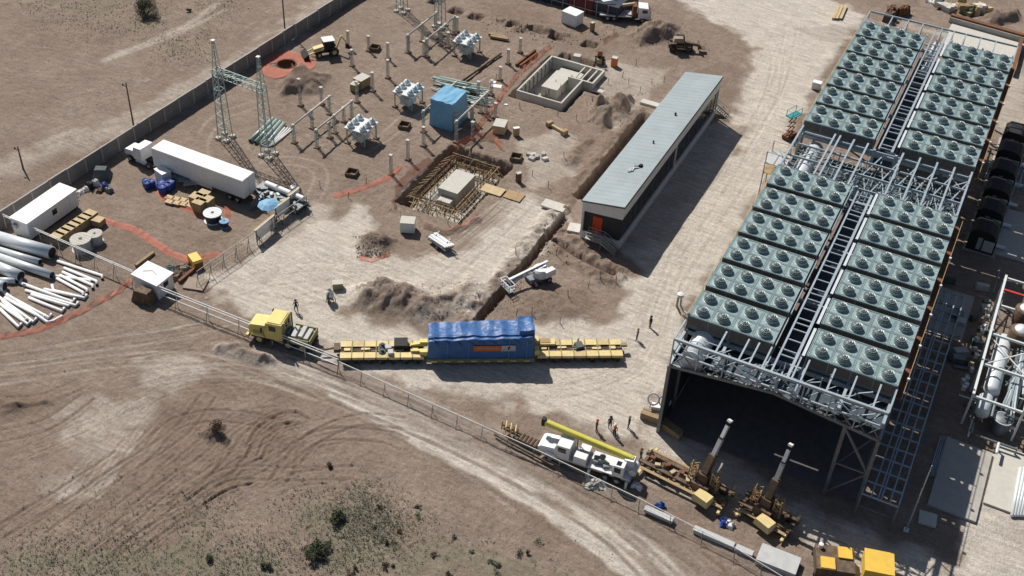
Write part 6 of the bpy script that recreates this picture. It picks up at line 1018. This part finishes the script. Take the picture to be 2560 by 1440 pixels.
cm = place('cement_mixer', 'small white cement mixer standing beside the spoil heap', 'mixer', 826, 752, .4); P(cm, 'drum', 'porcelain', lambda m: m.lathe([(.15, .7), (.5, .9), (.5, 1.3), (.25, 1.7), (.3, 1.75)], (0, 0, 0), 12), True); P(cm, 'frame', 'steel_dark', lambda m: [m.bar((s*.5, -.4, 0), (s*.3, 0, 1.), .08) for s in (-1, 1)]+[m.bar((s*.5, .5, 0), (s*.3, 0, 1.), .08) for s in (-1, 1)]); wheels(cm, (0,), .5, .22, .1)
wm = place('light_trailer', 'white towable trailer loaded with pipes near the netting', 'trailer', 1102, 615, -.35); P(wm, 'bed', 'steel_dark', lambda m: m.b2((-1.8, -.8, .5), (1.8, .8, .7))); wheels(wm, (.2,), .85, .32, .2); P(wm, 'load', 'cleanwhite', lambda m: [m.tube([(-1.7, -.6+k*.3, .85+.12*(k % 2)), (1.6+.1*k, -.55+k*.28, .95)], .15, 8) for k in range(5)]); P(wm, 'tow_bar', 'steel_dark', lambda m: m.bar((1.8, 0, .5), (3.2, 0, .4), .1)); P(wm, 'rack', 'steel', lambda m: [m.bar((x, -.8, .7), (x, .8, 1.4), .07) for x in (-1.2, 1.)])
# timber frames, planks, small boxes round the yard
def openframe(u, v, s, mt, label, rz=0.):
    q = gp(u, v); t = thing('form_box', label, 'form box', (q.x, q.y, gz(q.x, q.y)), rz)
    for a, b_ in (((-s, -s), (s, -s)), ((s, -s), (s, s)), ((s, s), (-s, s)), ((-s, s), (-s, -s))): P(t, 'board', mt, lambda m: m.bar((a[0], a[1], .3), (b_[0], b_[1], .3), .1, .6))
for i, (u, v, lb) in enumerate(((1011, 318, 'open timber form box between the breakers and the blue tarpaulin'), (880, 436, 'open timber form box alone in the middle of the yard'), (1290, 398, 'open timber form box beside the block heap'), (937, 124, 'open timber form box among the far support posts'))): openframe(u, v, .75, 'old_wood', lb, .2)
for i in range(7): u, v = 1318+random.uniform(0, 45), 385+random.uniform(0, 16); q = gp(u, v); lump('stone_block', 'loose pale building block in the heap beside the form box', 'block', (q.x, q.y, 0), i, (.9, .6, .4), random.choice(['pale_concrete', 'concrete']), i, .95, .03, 1, 1, 1)['group'] = 'loose building blocks'
t = place('cable_bar', 'wooden dumbbell shaped spool lying in the pale yard', 'spool', 1392, 325, -.35); P(t, 'axle', 'wood_pale', lambda m: m.bar((-1.6, 0, .3), (1.6, 0, .3), .35)); P(t, 'end_block', 'wood', lambda m: [m.box((s*1.6, 0, .4), (.6, 1.1, .7)) for s in (-1, 1)])
for i, (u0, v0, u1, v1, lb) in enumerate(((1222, 88, 1268, 98, 'pile of brown planks behind the far breaker'), (1225, 95, 1270, 103, 'second pile of brown planks behind the far breaker'))): pack(u0, v0, u1, v1, .6, .35, 'plank', lb, 'plank_pile', 3)
for i, (u, v, a_, b_, mt) in enumerate(((1240, 215, 1.8, 1., 'cleanwhite'), (1232, 205, 1., .7, 'cleanwhite'), (1265, 262, .5, .4, 'white'))): slab('white_sheet', ('larger white sheet lying by the orange netting', 'smaller white sheet lying by the orange netting', 'white scrap on the earth by the netting')[i], 'sheet', u, v, (a_, b_, .08), mt, .3)
# debris along the top right
for i in range(20):
    u = random.uniform(2318, 2470); v = 8+(u-2318)*.16+random.uniform(-8, 10); q = gp(u, v); lump('salvage_item', 'piece of salvage in the row of scrap above the rear condenser', 'scrap', (q.x, q.y, 0), random.random()*3, (random.uniform(1., 3.4), random.uniform(.8, 1.8), random.uniform(.5, 1.8)), (mt_ := random.choice(['rust', 'brown_steel', 'wood_pale', 'plank', 'white', 'olive', 'pale_concrete'])), i, random.uniform(.7, .98), .1, 4, 3, 3); kd = {'rust': 'rusty red', 'brown_steel': 'dark brown', 'wood_pale': 'pale timber', 'plank': 'tan wooden', 'white': 'white', 'olive': 'olive green', 'pale_concrete': 'pale grey'}[mt_]; o_ = COL.objects[-1]; o_['label'] = kd+' piece of salvage in the scrap row above the rear condenser'; o_['group'] = kd+' scrap above the rear condenser'
for i in range(3): a, b_ = gp(2082+i*9, 50, .2), gp(2096+i*9, 18, .2); pack(2082+i*9, 50, 2096+i*9, 18, .5, .3, 'wood_pale', ('outer pale board bundle in the dirt behind the rear condenser', 'middle pale board bundle in the dirt behind the rear condenser', 'inner pale board bundle in the dirt behind the rear condenser')[i], 'board_bundle', 2)
for i in range(8): q = gp(2205+random.uniform(0, 60), 30+random.uniform(0, 25)); lump('engine_scrap', 'dark rusty machine part at the back corner of the rear condenser', 'scrap', (q.x, q.y, 0), i, (1.6, 1.2, 1.6), random.choice(['rust', 'black', 'brown_steel']), 60+i, .7, .15, 4, 3, 3)['group'] = 'rusty machine parts behind the rear condenser'
# survey stakes
for i in range(34):
    u, v = ((1340, 260), (1440, 300), (1520, 210), (1480, 255), (1395, 290), (1590, 165), (1660, 205), (1555, 195), (1370, 470), (1410, 400), (1330, 440), (1600, 230), (1420, 745), (1470, 720), (1500, 700), (1330, 790), (1400, 810), (1290, 790), (1240, 200), (1120, 560), (800, 470), (870, 495), (915, 460), (1535, 85), (1540, 710), (1555, 690), (1300, 270), (1345, 250), (1630, 210), (1570, 210), (1290, 640), (1390, 640), (1275, 830), (1385, 730))[i]; q = gp(u, v); m = MB(); m.bar((0, 0, -.1), (random.uniform(-.15, .15), random.uniform(-.15, .15), 1.1), .07); tag(m.build('survey_stake', 'old_wood' if i % 3 else 'rust', None, False, (q.x, q.y, gz(q.x, q.y))), 'thin wooden survey stake stuck in the bare earth', 'stake', 'survey stakes in the earth')
# ---------------------------------------------------------------- people
def body_mesh(pose):
    R_ = lambda *a: Vector(a); V = []; E_ = []; rad = []
    def v(p, r): V.append(p); rad.append(r); return len(V)-1
    def ch(i, pts):
        for p, r in pts: j = v(R_(*p), r); E_.append((i, j)); i = j
        return i
    st = {'stand': (.06, -.02, .05, -.05), 'walk': (.24, -.22, .2, -.2), 'point': (.05, -.05, .42, -.04)}[pose]
    pv = v(R_(0, 0, .95), .135); sp_ = ch(pv, [((0, 0, 1.12), .125), ((.0, 0, 1.3), .15), ((0, 0, 1.44), .12)]); nk = ch(sp_, [((.01, 0, 1.53), .055), ((.02, 0, 1.62), .085), ((.02, 0, 1.72), .095)])
    for s, f in ((1, st[0]), (-1, st[1])): ch(pv, [((0, s*.1, .88), .1), ((f*.5+.02, s*.11, .5), .07), ((f, s*.11, .1), .05), ((f+.14, s*.13, .04), .04)])
    for s, f in ((1, st[2]), (-1, st[3])):
        up = .35 if pose == 'point' and s == 1 else 0
        e = ch(sp_, [((0, s*.19, 1.42), .065), ((f*.5, s*.26, 1.16+up*.4), .047), ((f+.05, s*.25, .92+up), .036), ((f+.09, s*.25, .84+up), .035)])
        for k in range(4): q = V[e]; ch(e, [((q.x+.03, q.y+(k-1.5)*.02, q.z-.05+.004*k), .01), ((q.x+.05, q.y+(k-1.5)*.021, q.z-.085+.006*abs(k-1)), .009)])
        q = V[e]; ch(e, [((q.x+.05, q.y-s*.04, q.z), .011), ((q.x+.075, q.y-s*.045, q.z-.03), .01)])
    me_ = bpy.data.meshes.new('tmp'); me_.from_pydata(V, E_, []); o = bpy.data.objects.new('tmp', me_); COL.objects.link(o); m = o.modifiers.new('s', 'SKIN'); m.use_smooth_shade = True; o.modifiers.new('u', 'SUBSURF').levels = 1
    for i, d in enumerate(me_.skin_vertices[0].data): d.radius = (rad[i], rad[i]); d.use_root = i == 0
    dg = bpy.context.evaluated_depsgraph_get(); out = bpy.data.meshes.new_from_object(o.evaluated_get(dg)); bpy.data.objects.remove(o); return out
BODY = {k: body_mesh(k) for k in ('stand', 'walk', 'point')}
def person(u, v, yaw, pose, top, legs, label, hat='helmet'):
    q = gp(u, v); me_ = BODY[pose].copy(); me_.materials.clear()
    for k in (top, legs, 'skin', 'black'): me_.materials.append(MATS[k])
    for p in me_.polygons:
        c = p.center; p.material_index = 3 if c.z < .1 else (1 if c.z < .98 and abs(c.y) < .2 else (2 if c.z > 1.5 or (c.z < .9 and abs(c.y) >= .2) else 0))
    o = link('person', me_, None, (q.x, q.y, gz(q.x, q.y)-.01), yaw); o.scale = (1.12, 1.12, 1.03); tag(o, label, 'person')
    P(o, 'hard_hat', hat, lambda m: m.lathe([(.16, 1.71), (.165, 1.74), (.125, 1.745), (.12, 1.8), (.08, 1.86), (0, 1.88)], (.02, 0, 0), 14), True)
    P(o, 'face', 'skin', lambda m: (m.box((.112, 0, 1.66), (.03, .025, .04)), m.box((.1, 0, 1.615), (.02, .05, .012)), m.box((.02, .095, 1.66), (.03, .015, .05)), m.box((.02, -.095, 1.66), (.03, .015, .05))))
    P(o, 'eyes', 'black', lambda m: (m.box((.108, .035, 1.685), (.01, .022, .012)), m.box((.108, -.035, 1.685), (.01, .022, .012))))
    return o
PP = ((741, 778, 2.5, 'walk', 'cloth_dark', 'cloth_dark', 'worker in dark clothes walking alone behind the yellow tractor'), (1625, 818, 4.0, 'stand', 'cloth_dark', 'cloth_dark', 'worker in black standing apart on the pale road'), (1592, 850, 3.4, 'stand', 'cloth_grey', 'cloth_dark', 'worker in a grey top standing behind the rear trailer'), (1490, 1078, .3, 'stand', 'cloth_brown', 'cloth_dark', 'worker in a brown jacket by the yellow boom tip'), (1524, 1070, -.8, 'stand', 'cloth_dark', 'cloth_blue', 'worker in a dark jacket and navy trousers in the group of workers'), (1535, 1090, 1.6, 'point', 'cloth_orange', 'cloth_dark', 'worker in an orange top raising an arm in the group'), (1571, 1070, 3.6, 'stand', 'cloth_blue', 'cloth_dark', 'worker in a navy top facing the group of workers'), (1600, 1150, .9, 'walk', 'cloth_brown', 'cloth_blue', 'worker in a brown top and navy trousers by the crane chassis'), (1624, 1152, 2., 'stand', 'cloth_grey', 'cloth_blue', 'worker in a grey top and navy trousers by the crane chassis'))
for i, a in enumerate(PP): person(*a, hat=('cloth_brown', 'cloth_dark', 'wood', 'cloth_orange', 'cloth_dark', 'helmet', 'wood', 'rust', 'yellow')[i])
person(822, 758, 0., 'point', 'cloth_grey', 'cloth_dark', 'worker in a grey top bent to the cement mixer')
# ---------------------------------------------------------------- vegetation
def foliage(m, c, r, n, s, rn):
    for _ in range(n):
        while True:
            p = Vector((rn.uniform(-1, 1), rn.uniform(-1, 1), rn.uniform(-1, 1)))
            if .25 < p.length < 1: break
        p = Vector((c[0]+p.x*r[0], c[1]+p.y*r[1], max(.02, c[2]+p.z*r[2]))); a = Vector((rn.gauss(0, 1), rn.gauss(0, 1), rn.gauss(0, .7))).normalized(); b_ = a.cross(Vector((rn.gauss(0, 1), rn.gauss(0, 1), rn.gauss(0, 1)))).normalized(); k = s*rn.uniform(.6, 1.4)
        m.add([p-a*k, p-b_*k*.45, p+a*k, p+b_*k*.45], [(0, 1, 2, 3)])
def bush(u, v, w_, h, label, leaves=700, mt='leaf', seed=0, name='shrub', group=None):
    rn = random.Random(seed); q = gp(u, v); t = thing(name, label, 'shrub', (q.x, q.y, gz(q.x, q.y)), 0, group)
    m = MB()
    for k in range(7 if h > .8 else 4):
        a = rn.uniform(0, 6.28); e = Vector((math.cos(a)*w_*.35, math.sin(a)*w_*.35, h*rn.uniform(.4, .8))); m.tube([(0, 0, -.05), e*.5+Vector((0, 0, h*.1)), e], [.03*h+.015, .02*h+.01, .01], 5)
    m.build('stem', 'twig', t); m = MB(); n = 9 if h > .8 else 4
    for k in range(n): a = rn.uniform(0, 6.28); d = rn.uniform(.0, .36)*w_; foliage(m, (math.cos(a)*d, math.sin(a)*d, h*rn.uniform(.3, .68)), (w_*rn.uniform(.14, .26), w_*rn.uniform(.14, .26), h*rn.uniform(.2, .33)), leaves//n, .1 if h > .8 else .07, rn)
    m.build('crown', mt, t); return t
bush(366, 40, 5.4, 3.4, 'large dark green bush alone on the slope beyond the wall', 3800, 'leaf', 1); bush(797, 1385, 2.9, 1.2, 'largest dark shrub in the scrub below the track', 2600, 'leaf', 2); bush(845, 1300, 2.2, 1.1, 'dark green shrub higher up in the scrub patch', 1100, 'leaf', 3); bush(825, 1168, 1.2, .7, 'round brown shrub alone on the bare ground', 500, 'twig', 4); bush(668, 1415, 1.4, .8, 'dark shrub at the end of the grey scrub', 600, 'leaf', 5); bush(525, 1402, 1.3, .7, 'dark shrub left of the grey scrub end', 600, 'leaf', 6); bush(535, 1085, 3.0, .8, 'heap of dead brown brushwood beside the wheel ruts', 1500, 'twig', 7, 'brushwood_heap'); bush(474, 28, 1.3, .8, 'small dark bush right of the large bush beyond the wall', 500, 'leaf', 8)
rn = random.Random(5)
for i in range(24):
    u, v = rn.choice(((930, 1340), (1000, 1380), (1080, 1360), (1260, 1390), (1340, 1350), (1150, 1400), (870, 1400), (1050, 1300))); k_ = rn.choice(['twig', 'leaf_grey', 'leaf']); bush(u+rn.gauss(0, 45), min(1436, v+rn.gauss(0, 28)), rn.uniform(.6, 1.4), rn.uniform(.3, .6), {'twig': 'small dry brown shrub', 'leaf_grey': 'small grey green shrub', 'leaf': 'small dark green shrub'}[k_]+' dotted over the scrub below the track', 150, k_, 100+i, 'dry_shrub', {'twig': 'brown', 'leaf_grey': 'grey green', 'leaf': 'dark green'}[k_]+' shrubs below the track')
def scatter(pxs, n, jit=.0):
    pts = W(pxs); xs = [p[0] for p in pts]; ys = [p[1] for p in pts]; X_ = RNG.uniform(min(xs), max(xs), n*4); Y_ = RNG.uniform(min(ys), max(ys), n*4); k = inside(X_, Y_, pts) & (fbm(X_*.22, Y_*.22, 5, 3)+RNG.uniform(-.16, .16, n*4) > .42); X_, Y_ = X_[k][:n], Y_[k][:n]; return list(zip(X_+RNG.normal(0, jit, len(X_)), Y_+RNG.normal(0, jit, len(X_))))
m = MB(); tuf = []
for pg, n in (([(740, 1250), (900, 1210), (1010, 1290), (980, 1445), (740, 1445)], 5200), ([(0, 1370), (300, 1350), (740, 1370), (740, 1445), (0, 1445)], 5200), ([(460, 1270), (540, 1260), (530, 1350), (450, 1360)], 600), ([(980, 1300), (1300, 1350), (1420, 1445), (960, 1445)], 700), ([(60, 0), (420, 0), (400, 80), (200, 110), (60, 60)], 1500), ([(390, 90), (560, 70), (500, 150), (390, 150)], 600), ([(450, 0), (640, 0), (560, 40)], 350), ([(0, 1180), (420, 1250), (420, 1370), (0, 1370)], 350)): tuf += scatter(pg, n, 1.7)
for x, y in tuf:
    z = gz(x, y); s = rn.uniform(.06, .19)
    for k in range(5):
        a = rn.uniform(0, 6.28); d = Vector((math.cos(a), math.sin(a), 0)); sd_ = Vector((-d.y, d.x, 0))*s*.28; b0 = Vector((x, y, z-.02))+d*s*.2; m.add([b0-sd_, b0+sd_, b0+d*s*.7+sd_*.3+Vector((0, 0, s*rn.uniform(.5, 1.2)))], [(0, 1, 2)])
tag(m.build('scrub_grass', 'leaf_grey', None), 'grey green scrub and dry grass scattered over the open ground', 'scrub', None, 'stuff')
# loose stones and clods on heaps, trench edges and bare ground
m = MB(); OCT = [(1, 0, 0), (-1, 0, 0), (0, 1, 0), (0, -1, 0), (0, 0, 1), (0, 0, -.6)]; OF = [(0, 2, 4), (2, 1, 4), (1, 3, 4), (3, 0, 4), (2, 0, 5), (1, 2, 5), (3, 1, 5), (0, 3, 5)]
def stones(pxs, n, s0, s1):
    for x, y in scatter(pxs, n):
        s = rn.uniform(s0, s1)*rn.uniform(.5, 1); z = gz(x, y); m.add([(x+a*s*rn.uniform(.7, 1.2), y+b_*s*rn.uniform(.7, 1.2), z+c*s*rn.uniform(.5, .9)) for a, b_, c in OCT], OF)
stones([(890, 720), (1200, 700), (1200, 790), (1000, 810), (890, 770)], 800, .04, .16); stones([(880, 590), (985, 585), (975, 645), (890, 645)], 420, .06, .22); stones([(1190, 800), (1380, 540), (1430, 560), (1260, 790)], 700, .05, .22); stones([(1260, 790), (1400, 600), (1560, 690), (1470, 810)], 350, .04, .16); stones([(1460, 240), (1620, 230), (1600, 330), (1480, 360)], 350, .05, .2); stones([(1540, 50), (1720, 50), (1720, 120), (1560, 120)], 300, .06, .2); stones([(1200, 0), (1560, 40), (1560, 140), (1200, 90)], 450, .06, .3); stones([(600, 100), (1900, 100), (1500, 560), (500, 560)], 900, .04, .14); stones([(0, 850), (1700, 1440), (0, 1440)], 1800, .04, .13); stones([(0, 0), (880, 0), (0, 540)], 900, .05, .16); stones([(600, 620), (1600, 620), (1600, 1100), (800, 920)], 700, .03, .1); stones([(960, 520), (1010, 510), (1060, 570), (1010, 560)], 160, .06, .2)
tag(m.build('loose_stones', 'rock', None), 'loose stones and clods strewn over the bare earth', 'stones', None, 'stuff')
